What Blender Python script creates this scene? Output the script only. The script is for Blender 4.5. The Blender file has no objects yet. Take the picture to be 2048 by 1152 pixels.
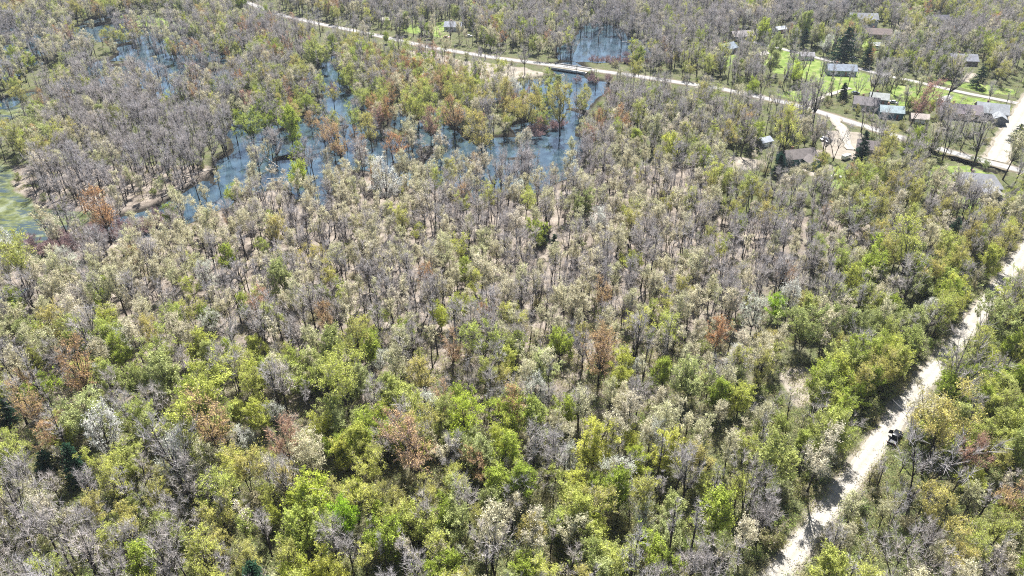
import bpy, math, random
import numpy as np
from mathutils import Vector, Matrix

# ------------------------------------------------------------------ camera, sky, sun, exposure
F, PITCH, CAM_H = 1500.0, math.radians(33.0), 135.0        # focal length in photo pixels (2048 wide)
SUN_EL, SUN_AZ = math.radians(56.0), math.radians(10.0)     # azimuth from +Y, positive to the right
S = bpy.context.scene
C = S.collection
cam = bpy.data.cameras.new("camera")
cam_o = bpy.data.objects.new("camera", cam)
C.objects.link(cam_o)
cam_o.location = (0, 0, CAM_H)
cam_o.rotation_euler = (math.radians(90) - PITCH, 0, 0)
cam.sensor_width = 36.0
cam.lens = 36.0 * F / 2048.0
cam.clip_start, cam.clip_end = 1.0, 30000.0
S.camera = cam_o

W = bpy.data.worlds.new("World")
S.world = W
W.use_nodes = True
nt = W.node_tree
sky = nt.nodes.new("ShaderNodeTexSky")
sky.sky_type = 'NISHITA'
sky.sun_disc = False
sky.sun_elevation = SUN_EL
sky.sun_rotation = SUN_AZ
sky.altitude = 300
nt.links.new(sky.outputs[0], nt.nodes["Background"].inputs[0])
nt.nodes["Background"].inputs[1].default_value = 0.05

sun = bpy.data.lights.new("sun", 'SUN')
sun.energy = 5.0
sun.angle = math.radians(0.55)
sun.color = (1.0, 0.98, 0.95)
sun_o = bpy.data.objects.new("sun", sun)
C.objects.link(sun_o)
sdir = Vector((math.sin(SUN_AZ) * math.cos(SUN_EL), math.cos(SUN_AZ) * math.cos(SUN_EL), math.sin(SUN_EL)))
sun_o.rotation_euler = sdir.to_track_quat('Z', 'Y').to_euler()
sun_o.location = sdir * 300

S.view_settings.view_transform = 'Standard'
S.view_settings.look = 'None'
S.view_settings.gamma = 1.0
S.view_settings.exposure = 1.5
S.view_settings.use_curve_mapping = False
S.cycles.max_bounces = 5
S.cycles.diffuse_bounces = 2
S.cycles.glossy_bounces = 2
S.cycles.transmission_bounces = 3
S.cycles.volume_bounces = 0
S.cycles.caustics_reflective = False
S.cycles.caustics_refractive = False
S.cycles.use_denoising = False
S.cycles.filter_width = 1.1

rng = np.random.default_rng(7)
random.seed(7)
SP, CP = math.sin(PITCH), math.cos(PITCH)

# ------------------------------------------------------------------ photo pixel <-> ground
def ground(px, py, h=0.0):
    u, v = (px - 1024.0) / F, (py - 576.0) / F
    t = (CAM_H - h) / (SP + CP * v)
    return u * t, t * (CP - v * SP)

def pixel(X, Y, Z=0.0):
    d = CAM_H - Z
    z = Y * CP + d * SP
    return 1024.0 + F * X / z, 576.0 + F * (d * CP - Y * SP) / z, z

def gpoly(pts):
    return np.array([ground(*p) for p in pts])

def inside(X, Y, poly):
    r = np.zeros(X.shape, bool)
    n = len(poly)
    for i in range(n):
        x0, y0 = poly[i]
        x1, y1 = poly[(i + 1) % n]
        if y0 == y1:
            continue
        c = ((y0 > Y) != (y1 > Y)) & (X < (x1 - x0) * (Y - y0) / (y1 - y0) + x0)
        r ^= c
    return r

def dist_line(X, Y, pts):
    d = np.full(X.shape, 1e9)
    for (x0, y0), (x1, y1) in zip(pts[:-1], pts[1:]):
        L = (x1 - x0) ** 2 + (y1 - y0) ** 2
        t = np.clip(((X - x0) * (x1 - x0) + (Y - y0) * (y1 - y0)) / L, 0, 1)
        d = np.minimum(d, np.hypot(X - x0 - t * (x1 - x0), Y - y0 - t * (y1 - y0)))
    return d

def vnoise(X, Y, scale, seed, octaves=3):
    out = np.zeros(X.shape)
    amp, tot = 1.0, 0.0
    for o in range(octaves):
        x, y = X / scale + 1000.5, Y / scale + 1000.5
        xi, yi = np.floor(x).astype(np.int64), np.floor(y).astype(np.int64)
        fx, fy = x - xi, y - yi
        fx, fy = fx * fx * (3 - 2 * fx), fy * fy * (3 - 2 * fy)
        def h(a, b):
            n = (a * 374761393 + b * 668265263 + (seed + o) * 1442695041) & 0xffffffff
            n = ((n ^ (n >> 13)) * 1274126177) & 0xffffffff
            return ((n ^ (n >> 16)) & 0xffff) / 65535.0
        v = (h(xi, yi) * (1 - fx) + h(xi + 1, yi) * fx) * (1 - fy) + (h(xi, yi + 1) * (1 - fx) + h(xi + 1, yi + 1) * fx) * fy
        out += amp * v
        tot += amp
        amp *= 0.55
        scale *= 0.5
    return out / tot

# ------------------------------------------------------------------ materials
def mat(name):
    m = bpy.data.materials.new(name)
    m.use_nodes = True
    n = m.node_tree.nodes
    n.clear()
    return m, n, m.node_tree.links

def ramp(n, cols):
    r = n.new("ShaderNodeValToRGB")
    el = r.color_ramp.elements
    while len(el) < len(cols):
        el.new(0.5)
    for i, c in enumerate(cols):
        p, col = c if isinstance(c[0], (int, float)) and len(c) == 2 else (i / max(1, len(cols) - 1), c)
        el[i].position = p
        el[i].color = (*col, 1)
    return r

def noise(n, l, vec, scale, detail=3, rough=0.55):
    t = n.new("ShaderNodeTexNoise")
    t.inputs["Scale"].default_value = scale
    t.inputs["Detail"].default_value = detail
    t.inputs["Roughness"].default_value = rough
    if vec is not None:
        l.new(vec, t.inputs["Vector"])
    return t.outputs["Fac"]

def mixc(n, l, fac, a, b, mode='MIX'):
    m = n.new("ShaderNodeMix")
    m.data_type = 'RGBA'
    m.blend_type = mode
    for s, v in ((m.inputs[0], fac), (m.inputs[6], a), (m.inputs[7], b)):
        if isinstance(v, bpy.types.NodeSocket):
            l.new(v, s)
        elif isinstance(v, (int, float)):
            s.default_value = v
        else:
            s.default_value = (*v, 1)
    return m.outputs[2]

def simple(name, col, rough=0.8, metal=0.0, var=0.12, scale=1.5, spec=0.3):
    """plain paint / stone / metal with a little mottling"""
    m, n, l = mat(name)
    tc = n.new("ShaderNodeTexCoord")
    f = noise(n, l, tc.outputs["Object"], scale, 4)
    c = mixc(n, l, f, tuple(x * (1 - var) for x in col), tuple(min(1, x * (1 + var)) for x in col))
    p = n.new("ShaderNodeBsdfPrincipled")
    l.new(c, p.inputs["Base Color"])
    p.inputs["Roughness"].default_value = rough
    p.inputs["Metallic"].default_value = metal
    p.inputs["Specular IOR Level"].default_value = spec
    o = n.new("ShaderNodeOutputMaterial")
    l.new(p.outputs[0], o.inputs[0])
    return m

def leafy(name, cols, trans=0.4, nscale=0.35, var=0.45):
    """leaf / bud material: colour differs per tree, and per clump inside the tree; light passes through"""
    m, n, l = mat(name)
    oi = n.new("ShaderNodeObjectInfo")
    tc = n.new("ShaderNodeTexCoord")
    r = ramp(n, cols)
    l.new(oi.outputs["Random"], r.inputs[0])
    tint = mixc(n, l, 1.0, r.outputs[0], oi.outputs["Color"], 'MULTIPLY')
    f = noise(n, l, tc.outputs["Object"], nscale, 2)
    mr = n.new("ShaderNodeMapRange")
    mr.inputs[1].default_value, mr.inputs[2].default_value = 0.3, 0.7
    mr.inputs[3].default_value, mr.inputs[4].default_value = 1 - var, 1 + var
    l.new(f, mr.inputs[0])
    mul = n.new("ShaderNodeVectorMath")
    mul.operation = 'SCALE'
    l.new(tint, mul.inputs[0])
    l.new(mr.outputs[0], mul.inputs["Scale"])
    d = n.new("ShaderNodeBsdfDiffuse")
    l.new(mul.outputs[0], d.inputs[0])
    o = n.new("ShaderNodeOutputMaterial")
    if trans > 0:
        t = n.new("ShaderNodeBsdfTranslucent")
        l.new(mul.outputs[0], t.inputs[0])
        mx = n.new("ShaderNodeMixShader")
        mx.inputs[0].default_value = trans
        l.new(d.outputs[0], mx.inputs[1])
        l.new(t.outputs[0], mx.inputs[2])
        l.new(mx.outputs[0], o.inputs[0])
    else:
        l.new(d.outputs[0], o.inputs[0])
    return m

# ------------------------------------------------------------------ mesh helpers
def mesh_np(name, V, Fq, mats, midx=None, tri=None):
    """V (n,3); Fq (m,4) quads; tri (k,3) triangles"""
    me = bpy.data.meshes.new(name)
    V = np.asarray(V, np.float32)
    Fq = np.zeros((0, 4), np.int32) if Fq is None else np.asarray(Fq, np.int32)
    tri = np.zeros((0, 3), np.int32) if tri is None else np.asarray(tri, np.int32)
    me.vertices.add(len(V))
    me.vertices.foreach_set("co", V.ravel())
    nl = Fq.size + tri.size
    me.loops.add(nl)
    me.loops.foreach_set("vertex_index", np.concatenate([Fq.ravel(), tri.ravel()]).astype(np.int32))
    np_ = len(Fq) + len(tri)
    me.polygons.add(np_)
    st = np.concatenate([np.arange(len(Fq)) * 4, Fq.size + np.arange(len(tri)) * 3]).astype(np.int32)
    me.polygons.foreach_set("loop_start", st)
    if midx is not None:
        me.polygons.foreach_set("material_index", np.asarray(midx, np.int32))
    for m in mats:
        me.materials.append(m)
    me.update(calc_edges=True)
    me.validate()
    return me

def tubes(A, B, ra, rb, sides=4):
    """tapered prisms from A to B"""
    A, B = np.asarray(A, float), np.asarray(B, float)
    n = len(A)
    D = B - A
    D /= np.linalg.norm(D, axis=1, keepdims=True) + 1e-9
    ref = np.where(np.abs(D[:, 2:3]) > 0.9, [[1.0, 0, 0]], [[0, 0, 1.0]])
    U = np.cross(D, ref)
    U /= np.linalg.norm(U, axis=1, keepdims=True) + 1e-9
    Wv = np.cross(D, U)
    a = np.arange(sides) * 2 * math.pi / sides
    ring = U[:, None, :] * np.cos(a)[None, :, None] + Wv[:, None, :] * np.sin(a)[None, :, None]
    V = np.concatenate([A[:, None] + ring * np.asarray(ra)[:, None, None], B[:, None] + ring * np.asarray(rb)[:, None, None]], 1)
    i = np.arange(sides)
    j = (i + 1) % sides
    q = np.stack([i, j, j + sides, i + sides], 1)
    Q = (np.arange(n) * 2 * sides)[:, None, None] + q[None]
    return V.reshape(-1, 3), Q.reshape(-1, 4)

def ribbons(A, B, w, rg):
    A, B = np.asarray(A, float), np.asarray(B, float)
    n = len(A)
    D = B - A
    R = rg.normal(size=(n, 3))
    U = np.cross(D, R)
    U /= np.linalg.norm(U, axis=1, keepdims=True) + 1e-9
    U *= np.asarray(w)[:, None] * 0.5
    V = np.stack([A - U, A + U, B + U * 0.4, B - U * 0.4], 1).reshape(-1, 3)
    return V, np.arange(n * 4).reshape(-1, 4)

def leaves(P, size, rg, flat=0.0):
    n = len(P)
    N = rg.normal(size=(n, 3))
    N[:, 2] = np.abs(N[:, 2]) + flat
    N /= np.linalg.norm(N, axis=1, keepdims=True)
    R = rg.normal(size=(n, 3))
    U = np.cross(N, R)
    U /= np.linalg.norm(U, axis=1, keepdims=True)
    Wv = np.cross(N, U)
    s = np.asarray(size)[:, None] * 0.5
    V = np.stack([P - U * s * 1.5, P - Wv * s * 0.55, P + U * s * 1.5, P + Wv * s * 0.55], 1).reshape(-1, 3)
    return V, np.arange(n * 4).reshape(-1, 4)

def join(parts):
    V, Q, M, o = [], [], [], 0
    for v, q, mi in parts:
        V.append(v); Q.append(q + o); M.append(np.full(len(q), mi)); o += len(v)
    return np.concatenate(V), np.concatenate(Q), np.concatenate(M)

# ------------------------------------------------------------------ trees
BARK = simple("bark", (0.045, 0.039, 0.036), 0.95, var=0.35, scale=0.8, spec=0.05)
TWIG = leafy("twigs", [(0.44, 0.40, 0.38), (0.54, 0.49, 0.46), (0.47, 0.44, 0.44), (0.58, 0.52, 0.48)], 0.12, 0.3, 0.2)
TWIG_TAN = leafy("tan_twigs", [(0.38, 0.33, 0.25), (0.45, 0.40, 0.31), (0.41, 0.38, 0.31)], 0.12, 0.3, 0.2)
TWIG_RED = leafy("reddish_twigs", [(0.38, 0.26, 0.20), (0.36, 0.26, 0.24)], 0.12, 0.3, 0.2)
L_BUD = leafy("pale_buds", [(0.64, 0.60, 0.38), (0.70, 0.64, 0.46), (0.58, 0.58, 0.32), (0.70, 0.62, 0.50)], 0.25)
L_OLIVE = leafy("yellow_green_buds", [(0.46, 0.50, 0.11), (0.54, 0.47, 0.16), (0.42, 0.50, 0.12), (0.60, 0.60, 0.15)], 0.32)
L_GREEN = leafy("green_leaves", [(0.30, 0.38, 0.06), (0.42, 0.49, 0.09), (0.38, 0.42, 0.18), (0.50, 0.53, 0.11), (0.46, 0.50, 0.22)], 0.32)
L_BRIGHT = leafy("bright_green_leaves", [(0.48, 0.58, 0.08), (0.62, 0.62, 0.14)], 0.45, var=0.3)
L_RUST = leafy("rust_buds", [(0.58, 0.31, 0.14), (0.54, 0.38, 0.19), (0.62, 0.46, 0.22), (0.50, 0.29, 0.24)], 0.35)
L_SILVER = leafy("silver_buds", [(0.74, 0.74, 0.68), (0.70, 0.74, 0.58)], 0.35)
L_PINE = leafy("pine_needles", [(0.022, 0.055, 0.035), (0.03, 0.065, 0.035)], 0.1)
L_BRUSH = leafy("brush_leaves", [(0.26, 0.35, 0.08), (0.38, 0.36, 0.15), (0.44, 0.40, 0.24), (0.30, 0.38, 0.13)], 0.35)
L_PURPLE = leafy("purplish_stems", [(0.42, 0.31, 0.32), (0.46, 0.34, 0.31)], 0.0, var=0.3)

def grow(seed, H, R, base, nlimb, twigs_per, twig_w, twig_len, nleaf, leaf_size, kind, stems=1, round_=1.0, flat=0.0, mats=None):
    """returns (trunk mesh, crown mesh). The trunk holds the stem(s) and the limbs, the crown twigs and leaves."""
    rg = np.random.default_rng(seed)
    TA, TB, ra, rb = [], [], [], []
    CA, CB, ca, cb = [], [], [], []
    tips = []
    zc, rz = H * (1 + base) / 2, H * (1 - base) / 2
    for s in range(stems):
        off = np.array([0.0, 0, 0]) if stems == 1 else np.array([*(rg.normal(size=2) * 0.08), 0])
        lean = rg.normal(size=2) * (0.03 if stems == 1 else 0.16) * H
        r0 = 0.016 * H ** 1.0 * (1 if stems == 1 else 0.62) * rg.uniform(.85, 1.15)
        def stem(z, lean=lean, off=off):
            t = max(z, 0.0) / H
            return np.array([off[0] + lean[0] * t ** 1.3 + 0.25 * math.sin(3 * t + seed), off[1] + lean[1] * t ** 1.3 + 0.25 * math.sin(4 * t + 2 * seed), z])
        zs = np.linspace(-0.6, H * 0.9, 7)
        pts = [stem(z) for z in zs]
        PA = np.array(pts)
        def on_stem(z, zs=zs, PA=PA): return np.array([np.interp(z, zs, PA[:, i]) for i in range(3)])
        rr = [r0 * (1.0 if z > 0 else 1.35) * max(0.1, 1 - z / (H * 0.97)) ** 0.8 for z in zs]
        for k in range(6):
            TA.append(pts[k]); TB.append(pts[k + 1]); ra.append(rr[k]); rb.append(rr[k + 1])
        nl = max(3, nlimb // stems)
        for k in range(nl):
            # a point on or inside the crown's uneven outline
            ph = rg.uniform(0, 2 * math.pi)
            cz = rg.uniform(-0.75, 1.0)
            rad = math.sqrt(max(0.02, 1 - cz * cz)) ** round_
            q = rg.uniform(0.7, 1.0) * (0.86 + 0.26 * math.sin(ph * 2 + seed) + 0.1 * math.sin(ph * 5 + 2 * seed))
            top = stem(max(0, zc + cz * rz))
            end = np.array([top[0] + R * rad * q * math.cos(ph), top[1] + R * rad * q * math.sin(ph), zc + cz * rz * rg.uniform(.88, 1.06)])
            hd = np.hypot(*(end - top)[:2])
            za = max(H * base * 0.75, min(H * 0.85, end[2] - hd * rg.uniform(1.4, 3.0) - 0.8))
            a = on_stem(za)
            mid = a * 0.5 + end * 0.5 + np.array([0, 0, -0.10 * hd]) + np.append((end - a)[:2] * 0.12, 0)
            rl = r0 * 0.62 * max(0.25, 1 - za / H)
            m1 = mid + rg.normal(size=3) * 0.15
            TA += [a, m1]; TB += [m1, end]; ra += [rl, rl * .62]; rb += [rl * .7, rl * .35]
            for b in range(5):
                t = rg.uniform(0.3, 1.0)
                p = a * (1 - t) + m1 * t if rg.random() < 0.35 else m1 * (1 - t) + end * t
                dv = (end - a) / (np.linalg.norm(end - a) + 1e-6)
                d = dv * 0.8 + rg.normal(size=3) * 0.6 + np.array([0, 0, 0.45])
                d /= np.linalg.norm(d)
                e = p + d * rg.uniform(0.8, 2.1) * R / 4.5
                CA.append(p); CB.append(e); ca.append(0.05); cb.append(0.02)
                tips.append((p, e))
    tv, tq = tubes(TA, TB, np.array(ra), np.array(rb), 5)
    trunk = mesh_np(kind + "_trunk", tv, tq, [BARK])
    P0 = np.array([t[0] for t in tips]); P1 = np.array([t[1] for t in tips])
    i = rg.integers(0, len(P0), int(len(P0) * twigs_per))
    t = rg.uniform(0.25, 1.0, len(i))[:, None]
    A = P0[i] * (1 - t) + P1[i] * t
    d = P1[i] - P0[i]
    d /= np.linalg.norm(d, axis=1, keepdims=True)
    d = d * 0.9 + rg.normal(size=d.shape) * 0.6 + [[0, 0, 0.3]]
    d /= np.linalg.norm(d, axis=1, keepdims=True)
    B = A + d * (rg.uniform(0.5, 1.2, len(i)) * twig_len)[:, None]
    cv, cq = tubes(CA, CB, np.array(ca), np.array(cb), 3)
    rv, rq = ribbons(A, B, np.full(len(A), twig_w) * rg.uniform(.6, 1.3, len(A)), rg)
    parts = [(cv, cq, 0), (rv, rq, 1)]
    if nleaf:
        i = rg.integers(0, len(A), nleaf)
        t = rg.uniform(0.2, 1.1, nleaf)[:, None]
        L = A[i] * (1 - t) + B[i] * t + rg.normal(size=(nleaf, 3)) * 0.14
        lv, lq = leaves(L, leaf_size * rg.uniform(0.6, 1.4, nleaf), rg, flat)
        parts.append((lv, lq, 2))
    V, Q, M = join(parts)
    crown = mesh_np(kind + "_crown", V, Q, mats, M)
    return trunk, crown

def grow_pine(seed, H, R, kind):
    rg = np.random.default_rng(seed)
    zs = np.linspace(-0.5, H, 6)
    A = np.array([[0, 0, z] for z in zs[:-1]]); B = np.array([[0, 0, z] for z in zs[1:]])
    r = np.interp(zs, [-.5, H], [0.02 * H, 0.02])
    brA, brB, br = [], [], []
    LP = []
    nb = 110
    for k in range(nb):
        t = (k + rg.random()) / nb
        z = H * (0.10 + 0.88 * t)
        L = R * (1 - t) ** 0.6 * rg.uniform(0.7, 1.15) + 0.25
        ph = rg.uniform(0, 2 * math.pi)
        a = np.array([0, 0, z])
        e = np.array([L * math.cos(ph), L * math.sin(ph), z - 0.18 * L + 0.15 * L * rg.random()])
        brA.append(a); brB.append(e); br.append(0.05)
        n = int(22 + 55 * (1 - t))
        s = rg.uniform(0.15, 1.05, n)[:, None]
        LP.append(a * (1 - s) + e * s + rg.normal(size=(n, 3)) * [[0.30, 0.30, 0.14]] * (0.4 + s))
    tv, tq = tubes(A, B, r[:-1], r[1:], 7)
    trunk = mesh_np(kind + "_trunk", tv, tq, [BARK])
    cv, cq = tubes(brA, brB, np.array(br), np.array(br) * 0.3, 3)
    LP = np.concatenate(LP)
    lv, lq = leaves(LP, rg.uniform(0.3, 0.65, len(LP)), rg, 0.5)
    V, Q, M = join([(cv, cq, 0), (lv, lq, 1)])
    return trunk, mesh_np(kind + "_crown", V, Q, [BARK, L_PINE], M)

# kind -> list of (H, R) and the (trunk, crown) meshes
PROTO = {}
def add_kind(kind, n, fn):
    PROTO[kind] = [fn(k) for k in range(n)]

def g(kind, mats, base=.42, H=16, R=4.2, nlimb=18, tw=9, tww=.05, twl=1.5, nleaf=0, ls=.28, stems=1, round_=1.0, seed=0, flat=0.0, slim=()):
    def fn(k):
        rg = random.Random(seed * 100 + k)
        h, r = H * rg.uniform(.88, 1.12), R * rg.uniform(.85, 1.15)
        st = stems if isinstance(stems, int) else stems[k % len(stems)]
        if k in slim:
            r *= .5
            t, c = grow(seed * 1000 + k, h, r, base * 1.1, nlimb // 2, tw * .9, tww, twl * .6, int(nleaf * .28), ls, kind, 1, round_, flat, mats)
            return (t, c, h, r)
        t, c = grow(seed * 1000 + k, h, r, base * rg.uniform(.85, 1.15), nlimb, tw, tww, twl, nleaf, ls, kind, st, round_, flat, mats)
        return (t, c, h, r)
    return fn

add_kind("bare_tree", 10, g("bare_tree", [TWIG, TWIG], base=.45, H=17, R=3.2, nlimb=19, tw=11, tww=.045, twl=1.5, stems=[1, 1, 2, 1, 3, 1, 1, 1, 1, 1], seed=1, slim=(1, 5, 7, 8)))
add_kind("budding_tree", 8, g("budding_tree", [TWIG_TAN, TWIG_TAN, L_BUD], base=.48, H=15.5, R=3.1, nlimb=17, tw=8, tww=.045, twl=1.3, nleaf=3600, ls=.20, stems=[1, 1, 2, 1, 1, 3, 1, 1], seed=2, slim=(3, 6)))
add_kind("yellow_green_tree", 5, g("yellow_green_tree", [TWIG_TAN, TWIG_TAN, L_OLIVE], base=.42, H=15, R=3.9, nlimb=20, tw=8, tww=.05, twl=1.4, nleaf=5200, ls=.21, stems=[1, 1, 2, 1, 3], seed=3, slim=(3,)))
add_kind("green_tree", 6, g("green_tree", [TWIG_TAN, TWIG_TAN, L_GREEN], base=.28, H=13, R=4.3, nlimb=26, tw=9, tww=.05, twl=1.3, nleaf=9500, ls=.26, stems=[1, 1, 2, 1, 1, 1], seed=4))
add_kind("bright_green_tree", 3, g("bright_green_tree", [TWIG_TAN, TWIG_TAN, L_BRIGHT], base=.22, H=12, R=4.0, nlimb=26, tw=9, tww=.05, twl=1.3, nleaf=7500, ls=.25, seed=5))
add_kind("rust_coloured_tree", 4, g("rust_coloured_tree", [TWIG_RED, TWIG_RED, L_RUST], base=.38, H=14.5, R=3.9, nlimb=20, tw=8, tww=.055, twl=1.4, nleaf=3000, ls=.20, stems=[1, 2, 1, 1], seed=6))
add_kind("silver_tree", 3, g("silver_tree", [TWIG, TWIG, L_SILVER], base=.30, H=12.5, R=4.2, nlimb=22, tw=9, tww=.06, twl=1.4, nleaf=3800, ls=.19, seed=7))
add_kind("evergreen_tree", 4, lambda k: (*grow_pine(90 + k, [14, 17, 12, 15][k], [3.6, 4.2, 3.0, 6.4][k], "evergreen_tree"), [14, 17, 12, 15][k], [3.6, 4.2, 3.0, 6.4][k]))
add_kind("sapling", 4, g("sapling", [TWIG, TWIG, L_BRUSH], base=.35, H=8, R=1.5, nlimb=8, tw=5, tww=.045, twl=1.0, nleaf=260, ls=.24, seed=8))
add_kind("shrub", 4, g("shrub", [TWIG_TAN, TWIG_TAN, L_BRUSH], base=.12, H=3.4, R=1.9, nlimb=12, tw=7, tww=.045, twl=.8, nleaf=650, ls=.26, stems=[4, 3, 5, 4], seed=9))
add_kind("purple_shrub", 3, g("purple_shrub", [L_PURPLE, L_PURPLE], base=.10, H=3.2, R=2.4, nlimb=16, tw=16, tww=.05, twl=1.0, stems=5, seed=10))

# ------------------------------------------------------------------ layout in photo pixels
ROAD_A = [(1330, 1420), (1462, 1262), (1588, 1110), (1668, 1003), (1762, 878), (1836, 775), (1912, 690), (1982, 595), (2052, 500), (2150, 372), (2230, 270)]
ROAD_B = [(330, -42), (470, -4), (560, 30), (640, 48), (740, 68), (860, 95), (1000, 117), (1110, 131), (1250, 149), (1440, 177), (1600, 212), (1720, 250), (1830, 284), (1950, 318), (2060, 346), (2260, 400)]
ROAD_C = [(1990, 322), (2016, 275), (2043, 232), (2075, 180), (2110, 120)]
ROAD_D = [(1505, 84), (1560, 97), (1640, 117), (1700, 132), (1760, 149), (1830, 163), (1900, 180), (1970, 194), (2062, 212)]
DRIVE_1 = [(1610, 213), (1632, 200), (1662, 188), (1700, 176)]
DRIVE_2 = [(1668, 236), (1684, 255), (1690, 282), (1702, 300)]
def gl(p): return [ground(*q) for q in p]
gA, gB, gC_, gD, g1, g2 = (gl(x) for x in (ROAD_A, ROAD_B, ROAD_C, ROAD_D, DRIVE_1, DRIVE_2))

POND_MAIN = gpoly([(1075, 152), (1125, 148), (1215, 156), (1208, 180), (1186, 206), (1168, 232), (1178, 268), (1170, 330), (1120, 366), (1060, 382), (985, 392), (890, 404), (760, 372), (672, 352), (640, 415), (575, 375), (545, 345), (520, 392), (470, 398), (400, 436), (330, 462), (240, 470), (196, 476), (185, 452), (250, 418), (340, 398), (430, 345), (462, 300), (458, 235), (520, 175), (600, 180), (640, 120), (668, 105), (700, 160), (745, 205), (830, 215), (900, 215), (985, 175)])
POND_BACK = gpoly([(1118, 118), (1124, 92), (1160, 70), (1170, 40), (1215, 42), (1260, 70), (1330, 88), (1300, 112), (1240, 122), (1180, 124)])
SWAMP_BACK = gpoly([(0, 40), (60, 55), (210, 20), (330, 60), (420, 95), (520, 130), (480, 180), (330, 190), (150, 195), (60, 215), (0, 240), (-120, 250), (-120, 60)])
MARSH = gpoly([(-200, 300), (0, 320), (34, 380), (80, 415), (170, 420), (215, 440), (190, 470), (110, 510), (60, 535), (0, 530), (-200, 580)])
MARSH_2 = gpoly([(-160, 170), (0, 195), (60, 215), (0, 262), (-160, 300)])
PUDDLE = gpoly([(0, 592), (60, 560), (60, 600), (10, 625), (-80, 640), (-80, 600)])
LAWNS = [gpoly(p) for p in (
    [(1500, 105), (1560, 100), (1640, 122), (1700, 137), (1745, 150), (1740, 185), (1700, 190), (1660, 185), (1610, 155), (1560, 150), (1520, 130)],
    [(1440, 108), (1475, 112), (1460, 135), (1438, 130)],
    [(1580, 185), (1650, 178), (1640, 200), (1605, 208), (1560, 195)],
    [(1720, 75), (1765, 95), (1760, 112), (1720, 100)],
    [(1780, 175), (1850, 172), (1920, 190), (2000, 205), (2010, 222), (1960, 215), (1880, 200), (1830, 210), (1790, 208)],
    [(1840, 150), (1880, 160), (2030, 175), (2030, 195), (1960, 185), (1860, 162)],
    [(1630, 60), (1690, 50), (1690, 80), (1640, 95)],
    [(1850, 330), (1900, 325), (2000, 352), (1990, 400), (1950, 430), (1900, 400), (1860, 365)],
    [(1640, 335), (1720, 330), (1760, 350), (1720, 372), (1650, 370)],
    [(790, 52), (900, 45), (900, 72), (820, 68)],
    [(1930, 310), (2000, 328), (2000, 340), (1930, 322)],
    [(230, 30), (400, 40), (370, 60), (250, 55)])]
SANDS = [gpoly(p) for p in (
    [(1440, 325), (1480, 312), (1530, 320), (1528, 338), (1470, 342)],
    [(1600, 300), (1640, 292), (1650, 308), (1620, 318)],
    [(1650, 268), (1720, 262), (1745, 300), (1700, 318), (1655, 310)],
    [(1600, 335), (1660, 330), (1640, 350), (1610, 345)],
    [(1570, 745), (1625, 735), (1640, 800), (1610, 840), (1585, 810)],
    [(1975, 380), (2020, 385), (2010, 410), (1980, 402)],
    [(860, 108), (1000, 128), (1090, 145), (1060, 175), (960, 160), (860, 140), (790, 100)],
    [(1785, 85), (1800, 72), (1810, 88), (1798, 95)],
    [(1925, 140), (1945, 145), (1935, 165), (1918, 158)])]
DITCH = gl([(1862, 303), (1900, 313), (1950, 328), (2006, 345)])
ISLAND = gpoly([(30, 230), (150, 175), (300, 165), (440, 185), (455, 290), (425, 340), (330, 392), (230, 418), (80, 400), (30, 330)])

def fields(X, Y):
    n1 = vnoise(X, Y, 26, 11, 3)
    n2 = vnoise(X, Y, 9, 23, 2)
    wx, wy = X + (vnoise(X, Y, 14, 31) - .5) * 12, Y + (vnoise(X, Y, 14, 37) - .5) * 16
    main = inside(wx, wy, POND_MAIN)
    mid = n1 * .65 + n2 * .35
    px, py, _ = pixel(X, Y)
    # in the flooded wood low islets stand out of the water; the open pools do not have them
    openw = np.zeros(X.shape, bool)
    for cx, cy, rx, ry in ((1165, 180, 55, 34), (1120, 300, 45, 40), (668, 165, 22, 60), (480, 320, 60, 60), (640, 330, 28, 80), (400, 410, 90, 45), (700, 205, 50, 20), (1010, 290, 60, 20), (890, 335, 40, 40), (560, 370, 50, 30), (1120, 235, 50, 20)):
        openw |= ((px - cx) / rx) ** 2 + ((py - cy) / ry) ** 2 < 1
    w = main & (openw | (mid < .53))
    w |= inside(wx, wy, POND_BACK)
    w |= inside(wx, wy, SWAMP_BACK) & (mid < .52)
    w |= inside(wx, wy, PUDDLE) & (mid < .5)
    marsh = inside(wx, wy, MARSH) | inside(wx, wy, MARSH_2)
    dr = np.minimum(np.minimum(dist_line(X, Y, gA) - 2.9, dist_line(X, Y, gB) - 3.6), dist_line(X, Y, gC_) - 5)
    lawn = np.zeros(X.shape, bool)
    for p in LAWNS:
        lawn |= inside(wx, wy, p)
    sand = np.zeros(X.shape, bool)
    for p in SANDS:
        sand |= inside(wx, wy, p)
    ditch = dist_line(X, Y, DITCH)
    return dict(w=w, marsh=marsh, dr=dr, lawn=lawn, sand=sand, ditch=ditch, mid=mid, px=px, py=py)

# ------------------------------------------------------------------ ground sheet
def axis(lo, hi, step, far, grow_=1.35):
    a = list(np.arange(lo, hi + step / 2, step))
    s, v = step, a[-1]
    while v < far:
        s *= grow_; v += s; a.append(v)
    s, v = step, a[0]
    pre = []
    while v > -far:
        s *= grow_; v -= s; pre.append(v)
    return np.array(pre[::-1] + a)

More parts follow.
